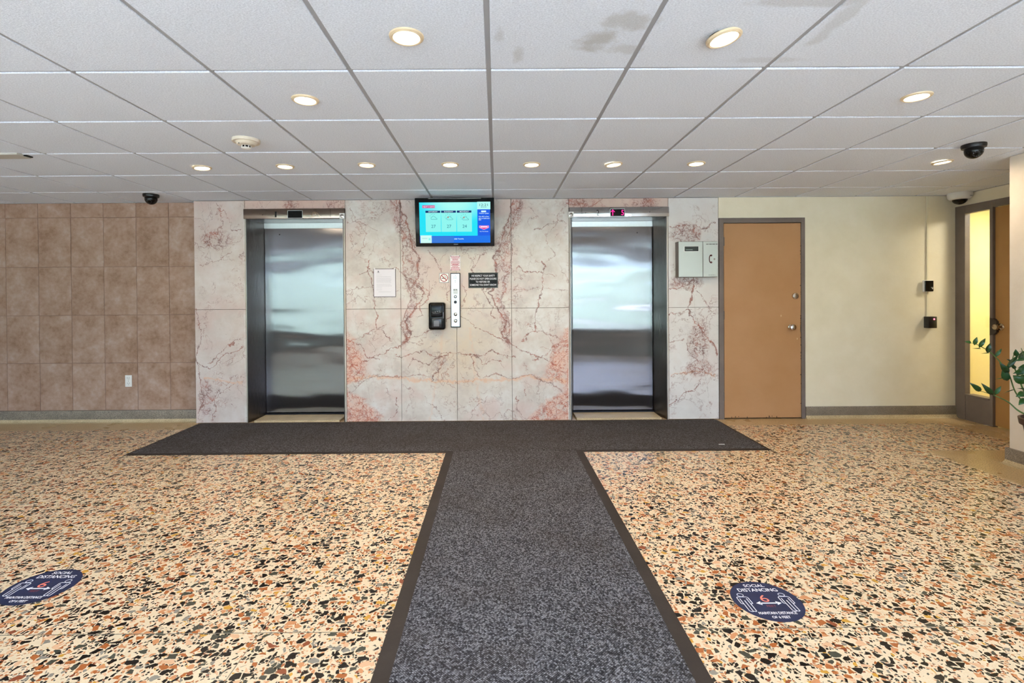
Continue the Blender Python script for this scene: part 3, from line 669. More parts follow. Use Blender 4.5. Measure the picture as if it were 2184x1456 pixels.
# ---------------------------------------------------------------- floor decals
M_NAVY = mat_paint('navy_vinyl', '#1d2644', '#232d50', .45, .15); M_ORG = plain('coral_ink', '#f0806a', .6); M_ORD = plain('dull_red_ink', '#7a3b45', .6)
def decal(cx, cy, r_, label):
    t = thing('floor_sticker', label, 'sticker', (cx, cy, 0), 'round navy distancing stickers on the floor')
    MB().lathe([(0, .0006), (r_, .0006), (r_, .0014), (0, .0014)], (0, 0, 0), 'z', 64).build('disc', M_NAVY, t, world=False)
    z = .0017
    def tt(nm, s, x, y, w_, h_, m, b=.02): text(nm, s, (x*r_, y*r_, z), w_*r_, h_*r_, m, t, 'floor', b, world=False)
    tt('lettering', 'SOCIAL', 0, .77, .64, .15, M_WINK, .01); tt('lettering', 'DISTANCING', 0, .54, 1.22, .17, M_WINK, .01)
    tt('number', '6', -.03, .10, .24, .34, M_ORG, .0); tt('lettering', 'FEET', 0, -.27, .28, .10, M_ORD)
    tt('lettering', 'MAINTAIN DISTANCE', 0, -.60, 1.10, .12, M_WINK); tt('lettering', 'OF 6 FEET', 0, -.79, .52, .11, M_WINK)
    ar = MB(); Z = (.0014, .0018); y = -.13
    ar.prism([(-.27*r_, (y-.022)*r_), (.27*r_, (y-.022)*r_), (.27*r_, (y+.022)*r_), (-.27*r_, (y+.022)*r_)], *Z)
    for s in (-1, 1): ar.prism([(s*.38*r_, y*r_), (s*.23*r_, (y+.09)*r_), (s*.23*r_, (y-.09)*r_)][::s], *Z)
    ar.build('arrow', M_WINK, t, world=False)
    for s in (-.66, .60):
        fg = MB(); lw = .011*r_
        def line(pts, close=False):
            P = [Vector(((s+a)*r_, b*r_)) for a, b in pts]
            if close: P.append(P[0])
            for a, b in zip(P, P[1:]):
                d = (b-a).normalized(); nrm = Vector((-d.y, d.x))*lw; e = d*lw*.8
                fg.prism([tuple(a-nrm-e), tuple(b-nrm+e), tuple(b+nrm+e), tuple(a+nrm-e)], *Z)
        line([(.09*math.cos(q*PI/8), .285+.08*math.sin(q*PI/8)) for q in range(16)], True)
        line([(-.13, .19), (.13, .19), (.17, .15), (.17, -.14), (.12, -.16), (.10, -.14), (.10, -.50), (.07, -.53), (.02, -.51), (-.03, -.53), (-.08, -.51), (-.10, -.48), (-.10, -.14), (-.13, -.16), (-.17, -.13), (-.17, .15)], True)
        line([(-.10, .10), (-.10, -.14)]); line([(.10, .10), (.10, -.14)]); line([(0, -.0), (0, -.50)]); line([(-.05, .08), (-.05, -.12)]) if False else None
        fg.build('figure', M_WINK, t, world=False)
decal(-2.027, 2.225, .140, 'round navy distancing sticker on the terrazzo left of the mat')
decal(1.112, 2.072, .138, 'round navy distancing sticker on the terrazzo right of the mat')

# ---------------------------------------------------------------- wall-mounted television
tvc = wp(970.5, 474, 5.03)
tv = thing('television', 'tilted black television with a weather forecast, high on the marble wall', 'television', tvc)
tv.rotation_euler = (math.radians(7), 0, 0)
# local frame: x right, z up, -y towards the viewer; drawing coordinates 0..1955 x 0..1175 as measured
TW, TH = .787, .478
def q(x, y): return ((x-1040)/1955*TW, (732-y)/1175*TH)
def tbox(nm, x0, y0, x1, y1, lv, m, par, **k):
    a, b = q(x0, y0), q(x1, y1); yf = -.030-.0006*lv
    return MB().box(a[0], b[0], yf, yf+.0012, b[1], a[1]).build(nm, m, par, world=False, **k)
MB().box(-TW/2, TW/2, -.030, .012, -TH/2, TH/2, .006, 2).build('bezel', M_BGLOSS, tv, world=False)
MB().box(-TW*.4, TW*.4, .012, .030, -TH*.36, TH*.36, .006).build('rear_cover', M_BLACK, tv, world=False)
MB().box(-.12, .12, .03, .045, -.10, .10).box(-.035, .035, .045, .150, -.05, .05).build('wall_bracket', M_BLACK, tv, world=False)
MB().box(-.262, .262, -.0312, -.028, TH/2-.0085, TH/2-.0045, .001).build('trim_strip', M_STEELJ, tv, world=False)
g = G('screen_cyan', color=(0,0,0,1), rough=.3, spec=.08); P = g.obj; xx, yy_, zz = g.sep(P)
d = g.vm('LENGTH', g.scl(g.vm('SUBTRACT', P, (-.0, -.03, .19)), (3.2, 0, 5.5)))
g.set(emit=g.mix(g.mr(d, .2, 1.25, 0, 1, True), '#a4f6ee', '#0bdcf2'), es=1.05*2**-EXPO)
scr = tbox('screen', 170, 252, 1915, 1232, 1, M_SCR('blue', '#1173ee', 1.0), tv)
tbox('forecast_background', 170, 252, 1600, 1060, 2, g.m, scr)
tbox('clock_panel', 1595, 243, 1922, 425, 3, M_SCR('pale', '#b4fbf4', 1.0), scr)
tbox('side_panel', 1608, 425, 1915, 1060, 2, M_SCR('royal', '#0f5be8', 1.0), scr)
tbox('caption_panel', 460, 1070, 1010, 1225, 2, M_SCR('slate', '#3a7fe6', .9), scr)
tbox('sponsor_panel', 183, 1045, 460, 1232, 3, M_SCR('white', '#d0fdf6', 1.0), scr)
M_SN, M_ST, M_SW, M_SM = M_SCR('navy', '#0c2f6e', 1), M_SCR('teal', '#2a86a0', .8), M_SCR('white2', '#dafcff', 1), M_SCR('magenta', '#d8408c', 1)
def ttext(s, x0, y0, x1, y1, lv, m, par, b=0):
    a, c_ = q(x0, y0), q(x1, y1)
    text('lettering', s, ((a[0]+c_[0])/2, -.030-.0006*lv-.0003, (a[1]+c_[1])/2), c_[0]-a[0], a[1]-c_[1], m, par, bold=b, world=False)
tbox('heading_badge', 248, 322, 555, 388, 4, M_SM, scr); ttext('NEXT 3 DAYS', 266, 336, 545, 376, 5, M_SW, scr)
M_CARD = M_SCR('card', '#8ff5ee', 1)
for k, (x0, x1, day, tmp) in enumerate(((322, 700, 'SATURDAY', '27'), (708, 1085, 'SUNDAY', '27'), (1095, 1468, 'MONDAY', '24'))):
    tbox('forecast_card', x0, 450, x1-6, 962, 3, M_CARD, scr); tbox('card_title_bar', x0, 450, x1-14, 502, 4, M_SN, scr)
    cx = (x0+x1)/2; ttext(day, cx-115, 460, cx+110, 492, 5, M_SW, scr, .01)
    ttext(tmp, cx-52, 790, cx+55, 866, 4, M_ST, scr)
    ic = MB(); yl = -.030-.0006*4-.0004
    def ln(pts, w_=3.2):
        for (a, b), (c_, d_) in zip(pts, pts[1:]):
            A, B = Vector(q(a, b)), Vector(q(c_, d_)); dd = (B-A).normalized(); nn = Vector((-dd.y, dd.x))*w_*TW/1955
            ic.prism([tuple(A-nn), tuple(B-nn), tuple(B+nn), tuple(A+nn)], yl, yl+.0008, 'y')
    ox = cx+12+k*4; oy = 630+k*8
    ln([(ox-70, oy+10), (ox-62, oy-20), (ox-38, oy-28), (ox-15, oy-52), (ox+20, oy-40), (ox+35, oy-22), (ox+85, oy+18), (ox+75, oy+30), (ox-58, oy+30), (ox-70, oy+10)])
    sxx, syy = ox-(20 if k == 0 else 35), oy-32
    for a in ((120, 90, 60, 160) if k == 0 else (100, 60, 140, 20, 180, 215)):
        ln([(sxx+62*math.cos(math.radians(a)), syy-58*math.sin(math.radians(a))), (sxx+84*math.cos(math.radians(a)), syy-80*math.sin(math.radians(a)))], 3)
    ic.build('weather_icon', M_ST, scr, world=False)
    if k:
        a = q(sxx, syy+5); MB().cyl((a[0], yl-.0001, a[1]), .008, 0, .0006, 'y', 16).build('sun_disc', M_SCR('tan', '#b9968a', .9), scr, world=False)
ttext('12:21', 1655, 290, 1860, 348, 4, M_SCR('ink', '#2f6f78', .7), scr); ttext('--- -- --', 1690, 366, 1822, 380, 4, M_ST, scr)
tbox('side_heading', 1695, 455, 1815, 495, 3, M_SW, scr)
ttext('Weather update', 1640, 506, 1880, 542, 3, M_SW, scr, .01); ttext('Only 487 to Rear', 1630, 585, 1888, 618, 3, M_SW, scr, .015); ttext('this us Gold and', 1630, 626, 1893, 656, 3, M_SW, scr, .015); ttext('ace', 1632, 666, 1690, 690, 3, M_SW, scr, .015)
bd = MB(); yl = -.030-.0006*3
bd.prism([q(a, b) for a, b in ((1640, 818), (1880, 818), (1880, 868), (1760, 918), (1640, 868))], yl, yl+.0008, 'y').build('sponsor_badge', M_SCR('rose', '#ffb0ea', 1), scr, world=False)
bd = MB(); yl -= .0006
bd.prism([q(a, b) for a, b in ((1655, 828), (1865, 828), (1865, 862), (1760, 905), (1655, 862))], yl, yl+.0008, 'y').build('badge_centre', M_SM, scr, world=False)
tbox('badge_band', 1672, 834, 1848, 864, 5, M_SCR('blush', '#ffe4fb', 1), scr)
ttext('Any Time Rental', 1652, 945, 1862, 975, 3, M_SW, scr, .01); ttext('$$$ Tonight', 1020, 1118, 1256, 1160, 3, M_SW, scr, .02)
tbox('sponsor_line', 222, 1115, 355, 1121, 4, M_ST, scr); tbox('sponsor_mark', 385, 1112, 432, 1164, 4, M_CARD, scr)
tbox('maker_mark', 1005, 1259, 1112, 1273, 1, plain('grey_mark', '#8a90a0', .5), tv)

# ---------------------------------------------------------------- things on the marble wall
def on_wall(name, label, cat, x0, y0, x1, y1, dep=0, Y=D, group=None):
    a, b = wp(x0, y0, Y-dep), wp(x1, y1, Y-dep)
    t = thing(name, label, cat, ((a.x+b.x)/2, Y, b.z), group); return t, a.x, b.x, b.z, a.z
def lines(nm, par, x0, x1, ys, yf, h_, m, gaps=None):   # rows of small print as short bars of uneven words
    mb = MB(); rr = random.Random(5)
    for y in ys:
        x = x0; e = x1-(rr.random()*.12 if gaps is None else 0)*(x1-x0)
        while x < e:
            w_ = rr.uniform(.35, 1.1)*h_*5; mb.box(x, min(x+w_, e), yf-.0004, yf+.0003, y-h_/2, y+h_/2); x += w_+h_*.9
    return mb.build(nm, m, par, kind='stuff')
# notice in a sleeve
t, x0, x1, z0, z1 = on_wall('paper_notice', 'printed white letter in a dark-edged sleeve taped left on the marble', 'notice', 796.5, 573, 844.5, 633, .004)
MB().box(x0, x1, D-.005, D-.0005, z0, z1, .001).build('sleeve', plain('dark_edge', '#4a3b3b', .4), t)
MB().box(x0+.005, x1-.005, D-.0062, D-.004, z0+.005, z1-.005).build('paper', plain('notice_paper', '#ddd4d6', .35, coat=.5, coatr=.1), t)
W_, H_ = x1-x0, z1-z0
lines('small_print', t, x0+.13*W_, x1-.17*W_, [z1-H_*v for v in (.29, .35, .395, .435, .48, .55, .605)], D-.0064, .0022, plain('grey_ink', '#8f898d', .6))
lines('small_print', t, x0+.13*W_, x0+.38*W_, [z1-H_*v for v in (.225, .655, .71, .75)], D-.0064, .0020, plain('grey_ink2', '#a39da1', .6))
lines('footer_print', t, x0+.22*W_, x1-.22*W_, [z1-H_*.82], D-.0064, .0018, plain('grey_ink3', '#8f898d', .6), 1)
MB().box(x0+.16*W_, x0+.28*W_, D-.0066, D-.006, z1-H_*.145, z1-H_*.135).prism([(x0+.22*W_+.007*math.cos(a*PI/4), z1-H_*.10+.009*math.sin(a*PI/4)) for a in range(8)], D-.0066, D-.006, 'y').build('letterhead_mark', plain('mark_ink', '#6f6a70', .6), t)
M_TAPE = plain('clear_tape', '#ded6d4', .2)
for a, b in ((x0+.004, x0+.018), (x1-.020, x1-.002)): MB().box(a, b, D-.0066, D-.0002, z1-.004, z1+.010).build('tape', M_TAPE, t)
# red and white sign
t, x0, x1, z0, z1 = on_wall('elevator_sign', 'small red and white two-part sign above the call panel', 'sign', 960, 544.5, 982, 577, .004)
MB().box(x0, x1, D-.005, D-.0005, z0, z1, .001).build('plate', plain('sign_white', '#ece4e2', .4), t)
M_RINK = plain('red_ink', '#c0566a', .6); W_, H_ = x1-x0, z1-z0; xc = (x0+x1)/2
for nm, ys, hw in (('lettering', (.08, .16, .40, .48, .56, .66, .80, .88, .95), .42), ('lettering', (.24, .31, .60, .73), .28)):
    mb = MB(); rr = random.Random(9)
    for v in ys:
        x = xc-hw*W_
        while x < xc+hw*W_: w_ = rr.uniform(.004, .012); mb.box(x, min(x+w_, xc+hw*W_), D-.0058, D-.0048, z1-H_*v-.0032, z1-H_*v+.0032); x += w_+.0018
    mb.build(nm, M_RINK, t, kind='stuff')
MB().box(x0, x1, D-.0058, D-.0048, z1-H_*.475, z1-H_*.465).build('divider', plain('maroon', '#7c2f45', .6), t)
for xx in (x0+.007, x1-.007):
    for zz in (z0+.007, z1-.007): MB().cyl((xx, D-.005, zz), .0045, -.0015, 0, 'y', 10).build('screw', M_INK, t)
# no smoking
t, x0, x1, z0, z1 = on_wall('no_smoking_sign', 'small square white no-smoking sign with a red ring', 'sign', 936.5, 582, 957.5, 603, .004)
MB().box(x0, x1, D-.005, D-.0005, z0, z1, .001).build('plate', plain('sign_cream', '#efe9e0', .4), t)
MB().box(x0+.001, x1-.001, D-.0052, D-.0049, z0+.001, z1-.001).build('edge_line', plain('dark_edge2', '#5d5d58', .5), t)
MB().box(x0+.005, x1-.005, D-.0055, D-.0049, z0+.005, z1-.005).build('face', plain('sign_cream2', '#efe9e0', .4), t)
cx, cz = (x0+x1)/2, (z0+z1)/2+.001; R_ = .040; Mr = plain('ring_red', '#a02a2c', .5)
n = 36; rg = MB(); A = [(cx+R_*math.cos(2*PI*i/n), cz+R_*math.sin(2*PI*i/n)) for i in range(n)]; B = [(cx+(R_-.007)*math.cos(2*PI*i/n), cz+(R_-.007)*math.sin(2*PI*i/n)) for i in range(n)]
for i in range(n): j = (i+1) % n; rg.poly([(A[i][0], D-.0062, A[i][1]), (A[j][0], D-.0062, A[j][1]), (B[j][0], D-.0062, B[j][1]), (B[i][0], D-.0062, B[i][1])])
s = .0275; w_ = .0028; rg.poly([(cx-s-w_, D-.0062, cz+s-w_), (cx-s+w_, D-.0062, cz+s+w_), (cx+s+w_, D-.0062, cz-s+w_), (cx+s-w_, D-.0062, cz-s-w_)])
rg.build('ring', Mr, t)
cg = MB().box(cx-.024, cx+.012, D-.0059, D-.0052, cz-.008, cz-.001).box(cx+.014, cx+.017, D-.0059, D-.0052, cz-.008, cz-.001).box(cx+.019, cx+.022, D-.0059, D-.0052, cz-.008, cz-.001)
for k in (0, 1): cg.tube([(cx+.016+k*.006, D-.0056, cz+.002), (cx+.018+k*.005, D-.0056, cz+.008), (cx+.008+k*.008, D-.0056, cz+.012), (cx+.004+k*.007, D-.0056, cz+.020), (cx-.002+k*.006, D-.0056, cz+.024)], .0009, 4)
cg.build('cigarette_symbol', M_INK, t)
MB().cyl((x1-.011, D-.0055, z0+.009), .003, -.0005, 0, 'y', 10).build('dot', M_INK, t)
# call panel
t, x0, x1, z0, z1 = on_wall('call_panel', 'tall narrow steel elevator call panel with buttons between the elevators', 'control panel', 960.5, 582, 982.5, 698, .02)
MB().box(x0, x1, D-.018, D-.0005, z0, z1, .002).build('back_box', plain('dark_box', '#2a211d', .5), t)
pl_ = MB().box(x0+.007, x1-.009, D-.021, D-.016, z0+.009, z1-.009, .001).build('face_plate', M_PLATE, t)
xc = (x0+x1)/2-.001; zf = lambda y: wp(971, y, D-.02).z; yf = D-.021
def btn(nm, y, prof, m, lab=None): MB().lathe(prof, (xc, yf, zf(y)), 'y', 24, -1).build(nm, m, t, label=lab)
btn('key_switch', 600, [(.0125, 0), (.0125, .004), (.008, .005), (.006, .002), (0, .002)], M_CHROME)
btn('button', 632.5, [(.016, 0), (.016, .004), (.009, .005), (.0, .005)], M_BLACK, 'black ringed button'); btn('button_cap', 632.5, [(.0085, .004), (.0085, .0065), (0, .0065)], M_WHITEP)
btn('button', 644, [(.016, 0), (.016, .004), (.012, .006), (0, .006)], M_BLACK, 'black button')
for y in (670, 684): btn('button', y, [(.019, 0), (.019, .003), (.016, .007), (.010, .010), (0, .011)], M_CHROME, 'round chrome button')
MB().cyl((xc+.001, yf, zf(587.5)), .004, -.001, 0, 'y', 10).build('screw', M_INK, t)
lines('lettering', t, xc-.020, xc+.020, [zf(590.5), zf(592), zf(593.6)], yf, .0035, M_INK); lines('lettering', t, xc-.024, xc+.026, [zf(639)], yf, .004, M_INK, 1)
lb = MB().box(xc-.028, xc+.028, yf-.0006, yf, zf(627.5), zf(615.5)).build('label_plate', plain('label_grey', '#aeb6b6', .5), t)
MB().box(xc-.0265, xc+.0265, yf-.0009, yf, zf(627.2), zf(615.8)).build('label_face', plain('label_white', '#dfe6e6', .5), t)
lines('lettering', t, xc-.020, xc+.020, [zf(616.8), zf(618.8)], yf-.0009, .0045, M_INK, 1); lines('lettering', t, xc-.016, xc+.018, [zf(621.5), zf(623.5), zf(625.5)], yf-.0009, .0022, plain('faint_ink', '#8b8f93', .6), 1)
# black safety sign
t, x0, x1, z0, z1 = on_wall('safety_sign', 'black sign with white lettering asking not to open doors to visitors', 'sign', 999, 581.5, 1062, 613.5, .006)
MB().box(x0, x1, D-.006, D-.0005, z0, z1, .0015).build('plate', plain('sign_black', '#090d0e', .5, spec=.25), t)
bl = MB(); m_ = .006
for a in ((x0+m_, x1-m_, z0+m_, z0+m_+.0018), (x0+m_, x1-m_, z1-m_-.0018, z1-m_), (x0+m_, x0+m_+.0018, z0+m_, z1-m_), (x1-m_-.0018, x1-m_, z0+m_, z1-m_)): bl.box(a[0], a[1], D-.0066, D-.0055, a[2], a[3])
bl.build('border_line', plain('border_grey', '#7d8783', .5), t)
W_, H_, xc = x1-x0, z1-z0, (x0+x1)/2
for s, v, w_ in (('WE RESPECT YOUR SAFETY', .20, .80), ('PLEASE DO NOT OPEN DOORS', .40, .90), ('TO VISITORS OR', .60, .48), ("SOMEONE YOU DON'T KNOW", .80, .90)):
    text('lettering', s, (xc-.004*(v == .6), D-.0068, z1-H_*v), w_*W_, .128*H_, M_WINK, t, bold=.012)
# sanitiser dispenser
t, x0, x1, z0, z1 = on_wall('soap_dispenser', 'black hand sanitizer dispenser beside the call panel', 'dispenser', 913.5, 645, 949.5, 703, .1)
ds = MB().box(x0, x1, D-.105, D-.0005, z0, z1, .022, 4); ds.build('body', M_BGLOSS, t)
cx = (x0+x1)/2; W_, H_ = x1-x0, z1-z0
MB().box(x0+.024, x1-.024, D-.115, D-.09, z0+H_*.47, z1-.018, .012, 3).build('front_cover', M_BGLOSS, t)
MB().box(x0+.030, x1-.030, D-.109, D-.09, z0+.020, z0+H_*.43, .012, 3).build('window', plain('smoked_plastic', '#2c2c30', .2), t)
MB().box(x0+.052, x1-.058, D-.1115, D-.10, z0+.034, z0+H_*.34, .006, 2).build('label_card', plain('grey_card', '#707074', .35), t)
MB().box(x1-.019, x1-.013, D-.1085, D-.09, z0+H_*.42, z0+H_*.64, .002).build('level_strip', plain('grey_strip', '#8b8b92', .3), t)
dt = MB()
for k in range(3): dt.cyl((cx-.012+k*.020, D-.115, z0+H_*.655+k*.004), .0045, -.001, 0, 'y', 12)
for k in range(5): dt.cyl((cx-.045+k*.007, D-.115, z0+H_*.65), .0018, -.001, 0, 'y', 8)
dt.tube([(cx-.040+i*.011, D-.1152, z0+H_*(.60+.0022*(i-3)**2)) for i in range(9)], .0011, 5).build('printed_logo', plain('pale_print', '#9a9a9c', .5), t)
# fire phone cabinet
t, x0, x1, z0, z1 = on_wall('annunciator_cabinet', 'grey metal fire telephone cabinet on the marble right of elevator 2', 'cabinet', 1447, 515, 1531, 590.5, .092)
yf = D-.092; bx = MB().box(x0, x1, yf+.004, D-.0005, z0, z1, .001).build('body', plain('cabinet_side', '#6d645e', .5), t)
xs_ = wp(1498.8, 550, yf).x; M_CAB = plain('satin_cabinet_steel', '#bfc6c0', .4, metal=.3)
MB().box(x0+.001, xs_-.002, yf-.003, yf+.006, z0+.003, z1-.002, .0015).build('cover', M_CAB, t); MB().box(xs_+.004, x1-.001, yf-.003, yf+.006, z0+.003, z1-.002, .0015).build('telephone_door', M_CAB, t)
a, b = wp(1460, 525.5, yf-.003), wp(1489.5, 535.5, yf-.003)
MB().box(a.x-.004, b.x+.004, yf-.0045, yf-.002, b.z-.004, a.z+.004, .001).build('window_bezel', M_WHITEP, t)
MB().box(a.x, b.x, yf-.0055, yf-.002, b.z, a.z).build('window', plain('lcd_green_black', '#2a312d', .2), t)
MB().box(a.x+.012, a.x+.08, yf-.006, yf-.005, b.z+.012, b.z+.020).build('faint_readout', plain('readout', '#6f827a', .4), t)
lines('lettering', t, wp(1503.5, 0, yf).x, wp(1528, 0, yf).x, [wp(1515, 520.6, yf).z], yf-.0032, .006, plain('dk', '#4a4542', .6), 1)
lines('lettering', t, wp(1508, 0, yf).x, wp(1523, 0, yf).x, [wp(1515, 586.3, yf).z], yf-.0032, .004, plain('dk2', '#7d7a76', .6), 1)
p = wp(1516, 552, yf-.003); hs = [(.012, .041), (-.006, .038), (-.013, .022), (-.015, 0), (-.013, -.022), (-.006, -.038), (.012, -.041)]
ph = MB()
ph.tube([(p.x+a_, yf-.004, p.z+b_) for a_, b_ in hs[1:-1]], .0045, 8)
for s in (1, -1): ph.lathe([(0, 0), (.0095, 0), (.0095, .004), (0, .004)], (p.x+.004, yf-.003, p.z+s*.035), 'y', 14, -1)
for s in (1, -1): ph.box(p.x-.006, p.x+.012, yf-.0065, yf-.003, p.z+s*.035-.0085, p.z+s*.035+.0085, .002)
ph.build('handset_symbol', plain('dark_red', '#4e1418', .5), t)
q_ = wp(1523, 552.5, yf); MB().lathe([(.009, 0), (.009, .003), (.006, .0035), (.004, .0015), (0, .0015)], (q_.x, yf-.003, q_.z), 'y', 18, -1).build('lock', M_CHROME, t)

# ---------------------------------------------------------------- things on the other walls
t, x0, x1, z0, z1 = on_wall('power_outlet', 'white double power outlet low on the brown tiled wall', 'outlet', 266.5, 800, 281, 824.5, .006, YT)
MB().box(x0, x1, YT-.006, YT-.0003, z0, z1, .002).build('cover_plate', M_WHITEP, t)
cx = (x0+x1)/2; cz = (z0+z1)/2
for s in (-1, 1):
    fc = MB().box(cx-.017, cx+.017, YT-.0078, YT-.005, cz+s*.028-.017, cz+s*.028+.017, .004).build('socket', M_WHITEP, t)
    MB().box(cx-.009, cx-.006, YT-.0083, YT-.0075, cz+s*.028-.001, cz+s*.028+.009).box(cx+.006, cx+.009, YT-.0083, YT-.0075, cz+s*.028-.001, cz+s*.028+.009).cyl((cx, YT-.0075, cz+s*.028-.008), .003, -.0008, 0, 'y', 8).build('slot', M_INK, fc)
MB().cyl((cx, YT-.006, cz), .003, -.001, 0, 'y', 10).build('screw', M_INK, t)
# conduit and two access readers
a, b = wp(1976.5, 421), wp(1976.5, 675)
cd = MB().box(a.x-.009, a.x+.009, D-.010, D-.0003, wp(1976, 620).z, H-.006, .002).box(a.x-.009, a.x+.009, D-.010, D-.0003, wp(1976, 676).z, wp(1976, 597).z-.11, .002)
cd.build('cable_conduit', mat_paint('painted_conduit', '#dcd4b8', '#e2dac0', .5), None, label='thin cream cable conduit running down the cream wall to the readers', category='conduit')
t, x0, x1, z0, z1 = on_wall('door_sensor', 'upper small black sensor in a white case on the cream wall conduit', 'sensor', 1972.5, 598.5, 1991, 621, .035)
MB().box(x0-.006, x1+.002, D-.030, D-.0105, z0-.004, z1+.004, .003).build('case', M_WHITEP, t)
MB().box(x0+.002, x1, D-.038, D-.028, z0, z1, .003).build('front', M_BGLOSS, t)
MB().box(x1-.027, x1-.004, D-.0388, D-.037, z0+.038, z0+.041).cyl((x1-.013, D-.038, z0+.028), .006, -.001, 0, 'y', 12).build('indicator', M_WHITEP, t)
t, x0, x1, z0, z1 = on_wall('card_reader', 'lower black card reader with a small red light on the cream wall', 'card reader', 1980.5, 675, 1998, 699.5, .058)
MB().box(x0-.002, x1, D-.062, D-.0003, z0, z1, .004, 2).build('body', plain('reader_grey_black', '#15161a', .3), t)
MB().lathe([(.008, 0), (.006, .002), (0, .003)], ((x0+x1)/2+.012, D-.062, z1-.026), 'y', 14, -1).build('indicator_light', emis('red_led', '#ff5566', 4), t)

# ---------------------------------------------------------------- ceiling things
M_TRIM = plain('cream_metal_trim', '#d9c3a0', .35); M_LENS = emis('lamp_lens', (1, .90, .72, 1), 9)
def downlight():
    t = thing('downlight', '', 'ceiling light')
    MB().lathe([(.0500, -.004), (.052, -.009), (.058, -.0105), (.066, -.006), (.0675, 0), (.0675, .002), (.05, .002)], n=40).build('trim_ring', M_TRIM, t, world=False)
    MB().lathe([(0, -.0055), (.045, -.0050), (.0505, -.004), (.0505, .001), (0, .001)], n=36).build('lens', M_LENS, t, world=False)
    l = bpy.data.lights.new('bulb', 'AREA'); l.shape = 'DISK'; l.size = .085; l.energy = LAMP; l.color = (1, .78, .52); l.spread = math.radians(165)
    lo = bpy.data.objects.new('bulb', l); C.objects.link(lo); lo.parent = t; lo.location = (0, 0, -.016)
    return t
DL = [((867,77), 'large downlight left of centre, nearest row to the viewer, glowing warm'), ((1544,77), 'large downlight right of centre, nearest row, hanging slightly loose'),
 ((651,212), 'downlight in front of the smoke detector, upper left of the ceiling'), ((1955,205), 'downlight near the right edge of the ceiling, in front of the black camera'),
 ((431,356), 'leftmost downlight of the far row, slightly loose'), ((608,354), 'second downlight from the left in the far row'), ((782,351), 'third downlight from the left in the far row'),
 ((960,350), 'far-row downlight just left of the middle, above the television'), ((1134,350), 'far-row downlight just right of the television'), ((1309,349), 'far-row downlight above elevator 2'),
 ((1485,348), 'far-row downlight above the fire telephone cabinet'), ((2010,344), 'small downlight close to the black camera at the right corner')]
src = None
for (x, y), lab in DL:
    p = fp(x, y, H)
    if src is None: src = o = downlight()
    else:
        o = src.copy(); C.objects.link(o)
        for ch in src.children: c = ch.copy(); C.objects.link(c); c.parent = o
    o.location = (p.x, p.y, H); o['label'] = lab; o['group'] = 'recessed downlights in the tiled ceiling'
    if (x, y) == (1544, 77): o.rotation_euler = (math.radians(-3), math.radians(-9), 0); o.location.z -= .006; MB().cyl((0, 0, 0), .0535, .001, .016, 'z', 24).build('housing', M_DARK, o, world=False)
    if (x, y) in ((431, 356), (2010, 344), (1309, 349)): o.rotation_euler = (0, math.radians(-5), 0); o.location.z -= .004
# smoke detector
p = fp(525, 298, H); t = thing('smoke_detector', 'round ivory smoke detector on the ceiling at left', 'smoke detector', (p.x, p.y, H))
MB().lathe([(0, .001), (.083, .001), (.083, -.014), (.080, -.018), (0, -.018)], n=40).build('base', M_IVORY, t, world=False)
MB().lathe([(.066, -.018), (.062, -.022), (.052, -.034), (.036, -.038), (.032, -.039), (0, -.039)], n=36).build('body', M_IVORY, t, world=False)
MB().lathe([(.0245, -.039), (.0245, -.052), (0, -.052)], n=24).build('sensor_mesh', M_DARK, t, world=False)
cg = MB()
for k in range(8): a = k*PI/4+.2; cg.box(.0275*math.cos(a)-.002, .0275*math.cos(a)+.002, .0275*math.sin(a)-.002, .0275*math.sin(a)+.002, -.053, -.038)
cg.lathe([(0, -.060), (.020, -.058), (.029, -.053), (.029, -.051), (0, -.051)], n=24).build('sensor_cage', M_WHITEP, t, world=False)
MB().cyl((-.022, -.048, -.033), .003, -.004, .001, 'z', 8).build('indicator', M_INK, t, world=False)
# dome cameras
def dome(name, label, px_, py, r_, shell, dm, n2=32):
    p = fp(px_, py, H); t = thing(name, label, 'camera', (p.x, p.y, H), 'dome cameras under the ceiling')
    return t
t = dome('dome_camera', 'black dome camera on the ceiling above the brown tiled wall', 322, 414.5, 0, 0, 0)
def black_dome(t, s, tilt):
    MB().lathe([(0, .001), (.068*s, .001), (.069*s, -.012*s), (.066*s, -.026*s), (.057*s, -.030*s), (0, -.030*s)], n=36).build('mount', M_BLACK, t, world=False)
    R_ = .053*s; prof = [(R_, -.030*s)]+[(R_*math.cos(a), -.045*s-R_*math.sin(a)*1.0) for a in [i*PI/2/10 for i in range(11)]]; prof[-1] = (0, prof[-1][1])
    b = MB().lathe(prof, n=32).build('dome', M_BGLOSS, t, world=False)
    d_ = Vector((tilt[0], tilt[1], tilt[2])).normalized(); c = Vector((0, 0, -.045*s))+d_*R_*.97
    rot = d_.to_track_quat('Z', 'Y').to_matrix().to_4x4()
    mb = MB().lathe([(.010*s, .0), (.010*s, .005*s), (0, .006*s)], n=16); bmesh.ops.transform(mb.bm, matrix=Matrix.Translation(c) @ rot, verts=mb.bm.verts[:]); mb.build('lens', M_BGLOSS, t, world=False)
    mb = MB()
    for k in range(9): a = k*2*PI/9; mb.cyl((.018*s*math.cos(a), .018*s*math.sin(a), 0), .0032*s, -.004, .0015*s, 'z', 8)
    bmesh.ops.transform(mb.bm, matrix=Matrix.Translation(c) @ rot, verts=mb.bm.verts[:]); mb.build('infrared_ring', plain('grey_led', '#4a4a50', .3), t, world=False)
black_dome(t, 1.0, (.25, -1, -.75))
t = dome('dome_camera', 'black dome camera on the ceiling near the right wall corner', 2077, 308, 0, 0, 0); black_dome(t, .98, (-.45, -1, -.8))
